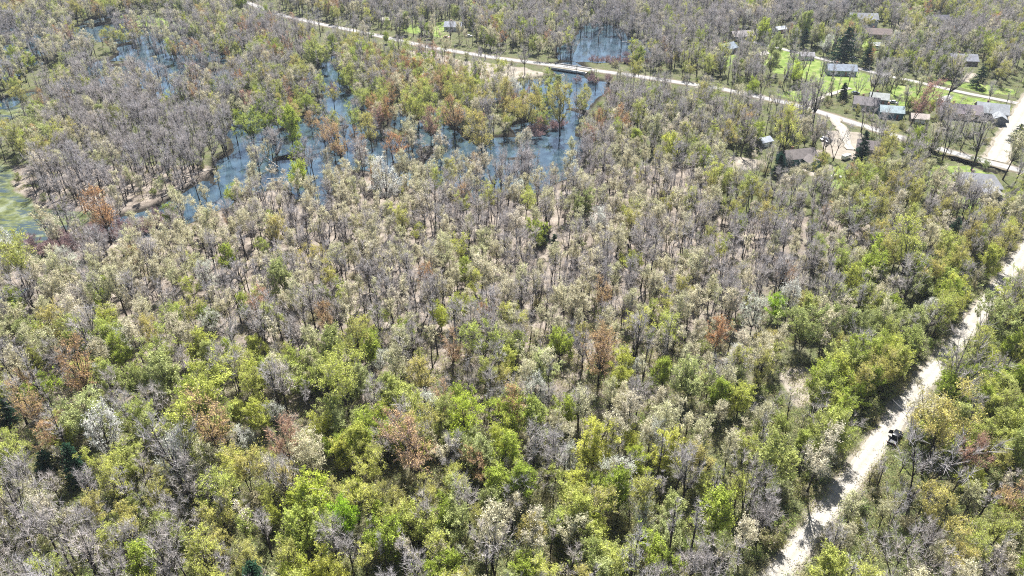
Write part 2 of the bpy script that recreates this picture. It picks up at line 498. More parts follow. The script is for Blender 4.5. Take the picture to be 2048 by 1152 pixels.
GX = axis(-440, 440, 2.0, 9000)
GY = axis(70, 720, 2.0, 9000)
XX, YY = np.meshgrid(GX, GY)
fd = fields(XX, YY)
def blur(a, k=1):
    a = a.astype(float)
    for _ in range(k):
        a = (a + np.roll(a, 1, 0) + np.roll(a, -1, 0) + np.roll(a, 1, 1) + np.roll(a, -1, 1)) / 5
    return a
BRX, BRY = ground(1140, 137)
wet = blur((fd['w'] & (fd['dr'] > 1.5)) | (np.hypot((XX - BRX) / 9.5, (YY - BRY) / 17) < 1), 2)
Z = 0.35 * (vnoise(XX, YY, 30, 5) - .5) + 0.18 * (vnoise(XX, YY, 7, 6, 2) - .5)
Z = Z * np.clip(fd['dr'] / 6, 0, 1)
marsh = blur(fd['marsh'], 2)
Z = Z * (1 - marsh) + marsh * -0.41
Z = Z - 2.3 * wet
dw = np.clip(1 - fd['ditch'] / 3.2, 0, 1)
Z = Z - 3.0 * dw
V = np.stack([XX, YY, Z], -1).reshape(-1, 3)
ny, nx = XX.shape
ii = (np.arange(ny - 1)[:, None] * nx + np.arange(nx - 1)[None]).ravel()
Q = np.stack([ii, ii + 1, ii + 1 + nx, ii + nx], 1)

m, n, l = mat("woodland_ground")
geo = n.new("ShaderNodeNewGeometry")
pos = geo.outputs["Position"]
def attr(name):
    a = n.new("ShaderNodeAttribute"); a.attribute_name = name; return a.outputs["Fac"]
def thr(fac, lo, hi):
    r = n.new("ShaderNodeMapRange"); r.inputs[1].default_value = lo; r.inputs[2].default_value = hi; l.new(fac, r.inputs[0]); return r.outputs[0]
def addv(a, b, k):
    x = n.new("ShaderNodeMath"); x.operation = 'MULTIPLY_ADD'; l.new(b, x.inputs[0]); x.inputs[1].default_value = k
    l.new(a, x.inputs[2]); return x.outputs[0]
big, med, fine = noise(n, l, pos, 0.03, 4), noise(n, l, pos, 0.22, 5, .6), noise(n, l, pos, 1.6, 5, .7)
litter = ramp(n, [(0.25, (0.10, 0.082, 0.07)), (0.45, (0.18, 0.152, 0.13)), (0.6, (0.265, 0.228, 0.196)), (0.78, (0.37, 0.325, 0.275))])
l.new(addv(med, fine, 0.0), litter.inputs[0])
lf = ramp(n, [(0.3, (0.55, 0.55, 0.55)), (0.7, (1.3, 1.28, 1.22))])
l.new(fine, lf.inputs[0])
base = mixc(n, l, 1.0, litter.outputs[0], lf.outputs[0], 'MULTIPLY')
under = ramp(n, [(0.3, (0.045, 0.055, 0.025)), (0.7, (0.125, 0.135, 0.06))])
l.new(fine, under.inputs[0])
gf = addv(attr("green"), med, 0.9)
base = mixc(n, l, thr(gf, 0.75, 1.15), base, under.outputs[0])
lawn = ramp(n, [(0.3, (0.08, 0.125, 0.03)), (0.5, (0.15, 0.20, 0.055)), (0.72, (0.25, 0.26, 0.11))])
l.new(med, lawn.inputs[0])
base = mixc(n, l, thr(addv(attr("lawn"), med, 0.4), 0.55, 0.8), base, lawn.outputs[0])
sandc = ramp(n, [(0.3, (0.18, 0.155, 0.125)), (0.7, (0.32, 0.285, 0.235))])
l.new(med, sandc.inputs[0])
base = mixc(n, l, thr(addv(attr("sand"), med, 0.5), 0.6, 0.85), base, sandc.outputs[0])
mc = ramp(n, [(0.3, (0.05, 0.06, 0.025)), (0.5, (0.11, 0.125, 0.055)), (0.7, (0.19, 0.205, 0.15))])
l.new(med, mc.inputs[0])
base = mixc(n, l, thr(addv(attr("marsh"), med, .5), 0.5, 0.75), base, mc.outputs[0])
base = mixc(n, l, thr(attr("mud_shade"), 0.15, 0.6), base, (0.03, 0.027, 0.022))  # near-black wet soil, which in the ditch also paints the bank's shade
d = n.new("ShaderNodeBsdfDiffuse"); l.new(base, d.inputs[0])
# open water between the duckweed and reeds of the marsh
wp = n.new("ShaderNodeBsdfPrincipled"); wp.inputs["Base Color"].default_value = (0.035, 0.05, 0.045, 1); wp.inputs["Roughness"].default_value = .08; wp.inputs["IOR"].default_value = 2.0
streak = n.new("ShaderNodeMapping"); streak.inputs["Scale"].default_value = (0.35, 1.0, 1.0); streak.inputs["Rotation"].default_value = (0, 0, .5); l.new(pos, streak.inputs[0])
wn = noise(n, l, streak.outputs[0], 0.14, 9, .72)
mm = n.new("ShaderNodeMath"); mm.operation = 'MULTIPLY'; l.new(thr(wn, .47, .53), mm.inputs[0]); l.new(thr(attr("marsh"), .5, .9), mm.inputs[1])
mxs = n.new("ShaderNodeMixShader"); l.new(mm.outputs[0], mxs.inputs[0]); l.new(d.outputs[0], mxs.inputs[1]); l.new(wp.outputs[0], mxs.inputs[2])
o = n.new("ShaderNodeOutputMaterial"); l.new(mxs.outputs[0], o.inputs[0])
GROUND_M = m
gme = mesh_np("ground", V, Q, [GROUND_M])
px, py = fd['px'], fd['py']
vis = (YY > 40) & (YY < 900)
green = np.clip(0.12 + np.where(vis, np.clip((py - 640) / 700, 0, 1), 0) + np.where(vis, np.clip((px - 1250) / 900, 0, .6) * np.clip((py - 380) / 200, 0, 1), 0) + np.where(vis & (px > 1440) & (py < 430), .55, 0) + np.where(vis & (px < 1440) & (py < 330), .52, 0), 0, .9)
for nm, a in (("green", green), ("lawn", blur(fd['lawn'], 2)), ("sand", blur(fd['sand'] | (fd['dr'] < .3), 1)), ("marsh", marsh), ("mud_shade", np.clip(blur(wet, 5) * 1.8 + np.clip(dw * 1.4, 0, 1), 0, 1))):  # last mask: wet soil, plus painted shade along the ditch
    at = gme.attributes.new(nm, 'FLOAT', 'POINT')
    at.data.foreach_set("value", a.astype(np.float32).ravel())
for p in gme.polygons: pass
gme.polygons.foreach_set("use_smooth", np.ones(len(gme.polygons), bool))

def tag(o, label=None, cat=None, group=None, kind=None):
    if label: o["label"] = label
    if cat: o["category"] = cat
    if group: o["group"] = group
    if kind: o["kind"] = kind
    return o

def obj(name, me, parent=None):
    o = bpy.data.objects.new(name, me)
    C.objects.link(o)
    if parent: o.parent = parent
    return o
def empty(name, loc=(0, 0, 0), rz=0.0, sc=1.0):
    o = bpy.data.objects.new(name, None)
    C.objects.link(o)
    o.empty_display_size = 0.5
    o.location = loc; o.rotation_euler = (0, 0, rz)
    o.scale = (sc, sc, sc) if isinstance(sc, (int, float)) else sc
    return o

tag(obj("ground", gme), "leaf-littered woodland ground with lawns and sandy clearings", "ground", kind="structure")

# ------------------------------------------------------------------ water
m, n, l = mat("pond_water")
p = n.new("ShaderNodeBsdfPrincipled")
geo = n.new("ShaderNodeNewGeometry")
f1 = noise(n, l, geo.outputs["Position"], 0.12, 4, .6)
r = ramp(n, [(0.35, (0.018, 0.033, 0.048)), (0.65, (0.05, 0.085, 0.11))])
l.new(f1, r.inputs[0])
l.new(r.outputs[0], p.inputs["Base Color"])
p.inputs["Roughness"].default_value = 0.03
p.inputs["IOR"].default_value = 2.0
bm_ = n.new("ShaderNodeBump"); bm_.inputs["Strength"].default_value = 0.03; bm_.inputs["Distance"].default_value = 0.05
l.new(noise(n, l, geo.outputs["Position"], 2.2, 3), bm_.inputs["Height"])
l.new(bm_.outputs[0], p.inputs["Normal"])
o = n.new("ShaderNodeOutputMaterial"); l.new(p.outputs[0], o.inputs[0])
WATER_M = m
wv = np.array([(-3000, 60, -1.1), (120, 60, -1.1), (120, 450, -1.1), (-3000, 450, -1.1), (3000, 450, -1.1), (3000, 3000, -1.1), (-3000, 3000, -1.1)])
tag(obj("water", mesh_np("water", wv, [(0, 1, 2, 3), (3, 4, 5, 6)], [WATER_M])), "blue pond and swamp water among the trees", "water", kind="structure")

# ------------------------------------------------------------------ roads
def strip(pts, w, z, jitter=0.0, step=3.0, seed=1):
    P = []
    for (x0, y0), (x1, y1) in zip(pts[:-1], pts[1:]):
        k = max(1, int(math.hypot(x1 - x0, y1 - y0) / step))
        for i in range(k):
            P.append((x0 + (x1 - x0) * i / k, y0 + (y1 - y0) * i / k))
    P.append(pts[-1])
    P = np.array(P)
    for _ in range(6):
        P[1:-1] = (P[:-2] + P[1:-1] * 2 + P[2:]) / 4
    T = np.gradient(P, axis=0); T /= np.linalg.norm(T, axis=1, keepdims=True)
    N = np.stack([-T[:, 1], T[:, 0]], 1)
    rg = np.random.default_rng(seed)
    cols = np.linspace(-1, 1, 9)
    jl, jr = rg.normal(size=len(P)) * jitter, rg.normal(size=len(P)) * jitter
    rows = []
    for c in cols:
        off = c * (w / 2 + np.where(c > 0, jl, jr) * abs(c))
        rows.append(np.c_[P + N * off[:, None], np.full(len(P), z + .05 * (1 - c * c))])
    V = np.concatenate(rows)
    k = len(P); i = np.arange(k - 1)
    Q = np.concatenate([np.stack([i + c * k, i + c * k + 1, i + (c + 1) * k + 1, i + (c + 1) * k], 1)[:, ::-1] for c in range(8)])
    return V, Q, np.repeat(cols, k)

def road_mat(name, c0, c1, track=None):
    m, n, l = mat(name)
    geo = n.new("ShaderNodeNewGeometry")
    a = noise(n, l, geo.outputs["Position"], 0.25, 6, .65)
    r = ramp(n, [(0.3, c0), (0.7, c1)])
    l.new(a, r.inputs[0])
    b = noise(n, l, geo.outputs["Position"], 4, 4, .7)
    r2 = ramp(n, [(0.3, (.85, .85, .85)), (0.7, (1.08, 1.08, 1.08))]); l.new(b, r2.inputs[0])
    c = mixc(n, l, 1.0, r.outputs[0], r2.outputs[0], 'MULTIPLY')
    # packed wheel lines, looser stones between them and dirt at the verges
    at = n.new("ShaderNodeAttribute"); at.attribute_name = "across"
    ab = n.new("ShaderNodeMath"); ab.operation = 'ABSOLUTE'; l.new(at.outputs["Fac"], ab.inputs[0])
    wob = n.new("ShaderNodeMath"); wob.operation = 'MULTIPLY_ADD'; l.new(a, wob.inputs[0]); wob.inputs[1].default_value = .35; l.new(ab.outputs[0], wob.inputs[2])
    r3 = ramp(n, [(0.14, (.88, .87, .85)), (0.40, (1.0, 1.0, 1.0)), (0.58, (1.12, 1.12, 1.12)), (0.76, (.92, .91, .89)), (0.98, (.98, .97, .95)), (1.0, (.70, .67, .60))])
    l.new(wob.outputs[0], r3.inputs[0])
    c = mixc(n, l, 1.0, c, r3.outputs[0], 'MULTIPLY')
    d = n.new("ShaderNodeBsdfDiffuse"); l.new(c, d.inputs[0])
    o = n.new("ShaderNodeOutputMaterial"); l.new(d.outputs[0], o.inputs[0])
    return m
GRAVEL = road_mat("pale_gravel", (0.275, 0.255, 0.22), (0.375, 0.35, 0.31))
ASPHALT = road_mat("sun_bleached_road", (0.25, 0.24, 0.23), (0.34, 0.33, 0.315))
SHOULDER = road_mat("sandy_shoulder", (0.14, 0.125, 0.09), (0.22, 0.195, 0.15))
def road(name, pts, w, z, m, jit, label, seed=1):
    v, q, ac = strip(pts, w, z, jit, seed=seed)
    me = mesh_np(name, v, q, [m])
    me.attributes.new("across", 'FLOAT', 'POINT').data.foreach_set("value", ac.astype(np.float32))
    tag(obj(name, me), label, "road", kind="structure")
road("dirt_road", gA, 5.8, 0.07, GRAVEL, 0.2, "pale straight dirt road through the woods")
road("road_shoulder", gB, 8.6, 0.06, SHOULDER, 0.5, "sandy shoulder of the far road", 2)
road("road", gB, 5.8, 0.12, ASPHALT, 0.05, "pale country road crossing the wetland")
road("side_road", gC_, 10, 0.18, GRAVEL, 0.5, "wide pale road joining the country road", 3)
road("residential_road", gD, 4.8, 0.11, ASPHALT, 0.12, "narrow pale road among the houses", 4)
road("driveway", g1, 3.4, 0.19, GRAVEL, 0.3, "curved driveway off the country road", 5)
road("driveway", g2, 5.0, 0.24, GRAVEL, 0.6, "pale gravel drive to the brown-roofed house", 6)

# ------------------------------------------------------------------ scatter
KINDS = ["bare_tree", "budding_tree", "yellow_green_tree", "green_tree", "bright_green_tree", "rust_coloured_tree", "silver_tree", "evergreen_tree", "sapling"]
#          cx    cy    rx   ry   strength  mix over KINDS
ZONES = [
    (300, 60, 420, 90, 1.0, (.40, .27, .12, .08, .00, .12, .01, .0, .02)),
    (900, 50, 420, 70, 1.0, (.58, .20, .08, .08, .00, .05, .01, .0, .03)),
    (1500, 30, 350, 60, 1.2, (.70, .12, .06, .05, .00, .05, .01, .01, .03)),
    (1900, 60, 250, 90, 1.0, (.52, .16, .12, .12, .00, .05, .02, .01, .03)),
    (240, 270, 240, 120, 1.8, (.90, .07, .03, .01, .00, .02, .01, .0, .05)),
    (60, 260, 70, 90, 1.2, (.20, .25, .30, .20, .01, .08, .0, .0, .02)),
    (560, 200, 160, 100, 1.3, (.22, .16, .24, .14, .01, .20, .0, .0, .02)),
    (850, 230, 230, 90, 1.3, (.20, .20, .26, .07, .01, .22, .01, .0, .03)),
    (1080, 230, 150, 60, 1.2, (.20, .25, .33, .07, .0, .10, .02, .0, .03)),
    (1400, 260, 220, 90, 1.3, (.58, .19, .12, .05, .0, .02, .02, .0, .04)),
    (1850, 250, 200, 100, 1.0, (.60, .12, .12, .10, .0, .01, .02, .01, .05)),
    (820, 340, 200, 50, 1.2, (.35, .45, .06, .01, .0, .05, .06, .0, .05)),
    (500, 500, 400, 110, 1.4, (.40, .44, .06, .02, .0, .02, .04, .0, .06)),
    (900, 480, 300, 120, 1.5, (.40, .48, .06, .01, .0, .02, .03, .0, .06)),
    (1350, 480, 300, 130, 1.5, (.52, .34, .07, .02, .0, .02, .02, .0, .06)),
    (1750, 480, 200, 90, 1.3, (.35, .25, .26, .08, .0, .03, .01, .01, .02)),
    (300, 680, 300, 90, 1.2, (.36, .36, .12, .10, .0, .02, .04, .0, .04)),
    (850, 650, 300, 110, 1.2, (.40, .34, .12, .08, .01, .03, .02, .0, .05)),
    (1250, 620, 220, 100, 1.4, (.54, .26, .10, .02, .0, .06, .01, .0, .05)),
    (1280, 820, 220, 110, 1.3, (.28, .18, .22, .18, .03, .06, .04, .0, .04)),
    (1750, 700, 220, 140, 1.4, (.22, .12, .20, .40, .01, .02, .04, .0, .03)),
    (1950, 850, 150, 130, 1.4, (.15, .10, .26, .40, .01, .05, .04, .01, .02)),
    (1540, 950, 150, 150, 1.3, (.20, .12, .22, .38, .01, .02, .03, .0, .03)),
    (150, 900, 250, 120, 1.3, (.34, .13, .14, .22, .0, .04, .04, .05, .04)),
    (300, 1080, 350, 90, 1.2, (.42, .10, .17, .17, .03, .06, .0, .02, .06)),
    (850, 950, 300, 130, 1.3, (.30, .15, .22, .19, .07, .06, .01, .0, .04)),
    (1200, 1070, 350, 90, 1.2, (.36, .13, .18, .24, .04, .02, .01, .0, .06)),
    (1850, 1070, 250, 90, 1.4, (.52, .12, .08, .10, .0, .02, .02, .0, .14)),
]
def kind_mix(px, py):
    w = np.zeros((len(px), len(KINDS)))
    for cx, cy, rx, ry, s, mix in ZONES:
        k = s * np.exp(-(((px - cx) / rx) ** 2 + ((py - cy) / ry) ** 2) * 1.1) + 1e-5
        w += k[:, None] * np.array(mix)[None]
    return w / w.sum(1, keepdims=True)

# trees of their own character, read off the photograph: crown centre x, y, crown width (photo px), kind, label
SPECIAL = [
    (686, 1030, 62, "bright_green_tree", "vivid grass-green tree, the most saturated one, low in the middle of the woods"),
    (652, 1128, 78, "bright_green_tree", "pointed lime-green tree cut by the bottom edge of the photo"),
    (615, 985, 98, "bright_green_tree", "broad yellow-lime tree just up-left of the vivid grass-green tree"),
    (600, 1058, 90, "green_tree", "dull green tree under the broad yellow-lime tree"),
    (684, 903, 56, "bright_green_tree", "lime tree standing above the vivid grass-green tree"),
    (733, 925, 36, "bright_green_tree", "slim yellow-lime tree right of the lime tree"),
    (705, 980, 52, "bright_green_tree", "small yellow-lime tree right of the broad yellow-lime tree"),
    (1556, 610, 46, "bright_green_tree", "small vivid yellow-green tree beside a grey-white tree, mid right"),
    (1192, 880, 86, "bright_green_tree", "lone lime-green tree in the lower middle of the woods"),
    (930, 850, 92, "bright_green_tree", "wide light lime tree in the lower middle, left of the dark leaning trunk"),
    (638, 850, 62, "bright_green_tree", "yellow-lime tree left of centre, above the small lime tree"),
    (882, 625, 50, "bright_green_tree", "fresh green tree in the middle of the grey woods"),
    (480, 0, 30, "green_tree", "pale green tree at the top edge beside the far road"),
    (240, 700, 58, "green_tree", "fresh green round tree, the left one in the left-hand green clump"),
    (265, 765, 62, "green_tree", "green tree just below the left-hand clump's topmost tree"),
    (325, 748, 78, "green_tree", "broad green tree in the left-hand green clump"),
    (385, 798, 100, "green_tree", "wide green tree with several dark trunks below the left-hand clump"),
    (440, 762, 44, "green_tree", "small green tree at the right end of the left-hand clump"),
    (168, 828, 92, "green_tree", "flat-topped grass-green tree near the left edge"),
    (270, 870, 40, "green_tree", "slim light-green tree between two pale trees on the left"),
    (14, 920, 60, "green_tree", "green tree cut by the left edge of the photo"),
    (304, 665, 56, "yellow_green_tree", "olive-green tree at the top of the left-hand clump"),
    (150, 742, 76, "rust_coloured_tree", "rust and green round tree near the left edge"),
    (430, 852, 92, "rust_coloured_tree", "broad olive-brown tree left of the white flowering tree"),
    (575, 885, 80, "rust_coloured_tree", "rusty tree right of the white flowering tree"),
    (842, 905, 112, "rust_coloured_tree", "large tan-brown tree in the lower middle"),
    (650, 638, 50, "rust_coloured_tree", "small orange-rust tree left of the middle"),
    (886, 795, 48, "rust_coloured_tree", "small brick-red tree right of the yellow-green pair"),
    (905, 700, 46, "rust_coloured_tree", "small orange-tan tree in the middle"),
    (1205, 700, 84, "rust_coloured_tree", "reddish-brown tree with dark forked trunks right of the middle"),
    (1212, 590, 46, "rust_coloured_tree", "slim orange tree among grey trees right of the middle"),
    (1440, 660, 54, "rust_coloured_tree", "round tan-olive tree on a tall bent trunk, right of the middle"),
    (1945, 905, 62, "rust_coloured_tree", "rusty round tree right of the pickup"),
    (200, 420, 78, "rust_coloured_tree", "pinkish-red tree at the water's edge on the left"),
    (772, 225, 34, "rust_coloured_tree", "dark red tree standing in the swamp"),
    (908, 218, 74, "rust_coloured_tree", "big rust-brown tree standing in the flooded wood"),
    (858, 248, 44, "rust_coloured_tree", "pinkish-grey tree left of the big rust-brown swamp tree"),
    (683, 285, 62, "rust_coloured_tree", "orange-brown tree in the row at the water, left"),
    (803, 285, 46, "rust_coloured_tree", "orange-brown tree at the right end of the row at the water"),
    (738, 255, 46, "yellow_green_tree", "golden-green tree at the middle of the row at the water"),
    (962, 262, 62, "yellow_green_tree", "golden tree in the swamp right of the big rust-brown tree"),
    (825, 212, 48, "yellow_green_tree", "light green tree on dark trunks in the swamp"),
    (1052, 218, 46, "yellow_green_tree", "golden leaning tree at the pond, left of the pair"),
    (1122, 205, 72, "yellow_green_tree", "golden spreading tree beside the open pond"),
    (580, 248, 52, "green_tree", "light green tree in the water left of the swamp row"),
    (500, 245, 40, "green_tree", "green tree in the water at the island's right shore"),
    (632, 105, 54, "green_tree", "pale green tree beside the narrow channel"),
    (715, 688, 64, "yellow_green_tree", "golden-yellow tree in the middle left of the woods"),
    (845, 752, 62, "yellow_green_tree", "lime-yellow vase-shaped tree near the middle"),
    (690, 765, 90, "yellow_green_tree", "wide olive tree below the golden-yellow tree"),
    (965, 680, 66, "yellow_green_tree", "olive-tan tree right of the middle clearing"),
    (382, 575, 36, "yellow_green_tree", "small bright olive tree alone among pale trees on the left"),
    (35, 510, 72, "yellow_green_tree", "yellow-green tree with fanned trunks at the left edge by the marsh"),
    (590, 342, 50, "bright_green_tree", "round dense yellow-green tree at the water on the near shore"),
    (1172, 405, 46, "green_tree", "round dark-based green tree by the sandy clearing, right one of the pair"),
    (1053, 400, 44, "yellow_green_tree", "olive tree by the sandy clearing, left one of the pair"),
    (1068, 462, 36, "green_tree", "low pale green tree in front of the sandy clearing"),
    (1340, 290, 46, "bright_green_tree", "lime-green tree among grey trees below the far road"),
    (1575, 262, 62, "yellow_green_tree", "large olive-gold tree beside the dark-roofed house"),
    (1838, 200, 72, "rust_coloured_tree", "golden-orange spreading tree on the lawn"),
    (1782, 290, 44, "yellow_green_tree", "orange and green tree right of the brown-roofed house"),
    (1755, 150, 78, "bare_tree", "large grey bare tree on the lawn behind the pickup's road"),
    (1912, 150, 70, "bare_tree", "grey bare tree near the residential road at the far right"),
    (1552, 95, 34, "green_tree", "small green tree beside the start of the residential road"),
    (1543, 125, 32, "green_tree", "round green tree on the lawn, left one"),
    (1592, 142, 32, "bright_green_tree", "round bright green tree on the lawn, right one"),
    (1524, 55, 30, "bright_green_tree", "light green tree behind the white shed"),
    (1612, 45, 32, "green_tree", "green tree at the edge of the grey wood near the top right"),
    (1640, 190, 46, "bare_tree", "bare lawn tree at the bend of the curved driveway"),
    (1680, 268, 40, "bare_tree", "tall bare tree standing on the gravel drive"),
    (1970, 262, 60, "bare_tree", "bare tree over the corner of the two pale roads"),
    (1905, 262, 50, "bare_tree", "tall bare tree at the ditch, left one"),
    (2030, 300, 46, "budding_tree", "pale budding tree on the far corner of the two pale roads"),
    (1615, 650, 66, "green_tree", "round olive-green tree with a deep shaded trunk, mid right"),
    (1480, 795, 62, "green_tree", "dense dark green tree left of the sandy gap"),
    (1565, 845, 48, "green_tree", "small round green tree on a thin trunk by the sandy gap"),
    (1642, 792, 46, "green_tree", "upright green tree between the sandy gap and the road"),
    (1670, 878, 84, "green_tree", "large light green tree left of the pickup"),
    (1548, 915, 98, "green_tree", "large green tree with a forked trunk, lower right"),
    (1438, 1020, 92, "green_tree", "broad green tree at the lower right, near the bottom"),
    (1380, 760, 90, "green_tree", "pale grey-green broad tree left of the dense dark green tree"),
    (1240, 985, 72, "green_tree", "green tree low in the middle right"),
    (1905, 778, 74, "green_tree", "olive-green round tree right of the dirt road"),
    (1880, 848, 112, "yellow_green_tree", "wide yellow-olive tree right of the dirt road above the pickup"),
    (1856, 905, 112, "bare_tree", "dense round grey tree right of the pickup"),
    (1925, 725, 84, "bare_tree", "grey round tree overhanging the dirt road"),
    (1676, 935, 78, "budding_tree", "grey-green twiggy tree at the road's left edge, below the pickup"),
    (1988, 640, 66, "green_tree", "green tree right of the dirt road near the right edge"),
    (1835, 565, 60, "green_tree", "green tree left of the dirt road, far end"),
    (1760, 520, 62, "green_tree", "pyramid-shaped green tree left of the far part of the dirt road"),
    (1705, 560, 46, "green_tree", "dark green conical tree left of the pyramid-shaped one"),
    (1820, 500, 84, "yellow_green_tree", "broad golden-green tree near the grey-roofed house"),
    (492, 870, 52, "silver_tree", "white flowering tree, left of the rusty one"),
    (342, 908, 88, "silver_tree", "large silvery white-green tree at the lower left"),
    (548, 822, 44, "silver_tree", "whitish twiggy tree above the white flowering tree"),
    (205, 868, 84, "silver_tree", "pale cream tree beside the flat-topped green tree"),
    (1508, 622, 58, "silver_tree", "grey-white tree beside the small vivid yellow-green tree"),
    (1290, 1035, 54, "silver_tree", "whitish twiggy tree near the bottom right of the middle"),
    (760, 722, 40, "silver_tree", "small cream tree right of the golden-yellow tree"),
    (418, 640, 44, "silver_tree", "pale cream round tree left of the middle"),
    (770, 358, 88, "silver_tree", "wide cream tree on the near shore of the flooded wood"),
    (1692, 86, 66, "evergreen_tree", "large dark blue-green evergreen on the lawn"),
    (1732, 112, 34, "evergreen_tree", "smaller dark evergreen at the foot of the large one"),
    (1962, 150, 36, "evergreen_tree", "blue-green evergreen by the residential road"),
    (1612, 70, 22, "evergreen_tree", "narrow dark evergreen behind the lawn"),
    (1916, 446, 38, "evergreen_tree", "dark evergreen below the big grey-roofed house"),
    (1560, 325, 26, "evergreen_tree", "small dark evergreen at the left wall of the dark-roofed house"),
    (12, 820, 56, "evergreen_tree", "dark evergreen cut by the left edge"),
    (84, 912, 50, "evergreen_tree", "dark evergreen near the left edge, low"),
    (1690, 178, 20, "evergreen_tree", "narrow dark evergreen on the lawn below the grey house"),
    (1085, 465, 22, "evergreen_tree", "small dark evergreen in front of the sandy clearing"),
    (1110, 485, 24, "evergreen_tree", "small dark evergreen just right of the other one at the clearing"),
    (2038, 262, 34, "evergreen_tree", "dark evergreen at the right edge beside the wide pale road"),
    (1730, 290, 34, "evergreen_tree", "grey-green evergreen beside the brown-roofed house"),
]

placed = []      # kind, x, y, scale, variant, rot, label or None
for (x, y, wpx, kind, label) in SPECIAL:
    full = [k for k in range(len(PROTO[kind])) if k not in {'bare_tree': (1, 5, 7, 8), 'budding_tree': (3, 6), 'yellow_green_tree': (3,)}.get(kind, ())]
    v = full[rng.integers(0, len(full))]
    if label.startswith(("tall bare", "yellow-green tree with fanned")): v = 2
    if kind == "evergreen_tree": v = 3 if label.startswith(("large", "smaller", "blue-green", "dark evergreen")) else v % 3
    _, _, h0, r0 = PROTO[kind][v]
    hc = 0.62 * h0
    sc = 1.0
    for _ in range(3):
        X, Y = ground(x, y, hc * sc)
        z = Y * CP + (CAM_H - hc * sc) * SP
        sc = min(1.6, max(.45, wpx * z / F / (2.05 * r0)))
    for ln, half in ((gA, 2.9), (gB, 3.2), (gD, 3)):
        for _ in range(4):
            a0 = np.array([X]); b0 = np.array([Y])
            dd = dist_line(a0, b0, ln)[0]
            if dd < half + 1.8:
                gx = dist_line(a0 + .1, b0, ln)[0] - dd; gy = dist_line(a0, b0 + .1, ln)[0] - dd
                q = math.hypot(gx, gy) or 1
                X += gx / q * (half + 2.0 - dd); Y += gy / q * (half + 2.0 - dd)
    placed.append((kind, X, Y, sc, v, rng.uniform(0, 6.28), label))

SP_XY = np.array([(p[1], p[2]) for p in placed]); SP_R = np.array([PROTO[p[0]][p[4]][3] * p[3] for p in placed])

def scatter(step, seed):
    rg = np.random.default_rng(seed)
    ys = np.arange(66, 760, step * .87)
    P = []
    for k, y in enumerate(ys):
        hw = 0.70 * (y * CP + CAM_H * SP) + 70
        xs = np.arange(-hw, hw, step) + (k % 2) * step / 2
        P.append(np.c_[xs, np.full(len(xs), y)])
    P = np.concatenate(P)
    return P + rg.uniform(-.48, .48, P.shape) * step, rg

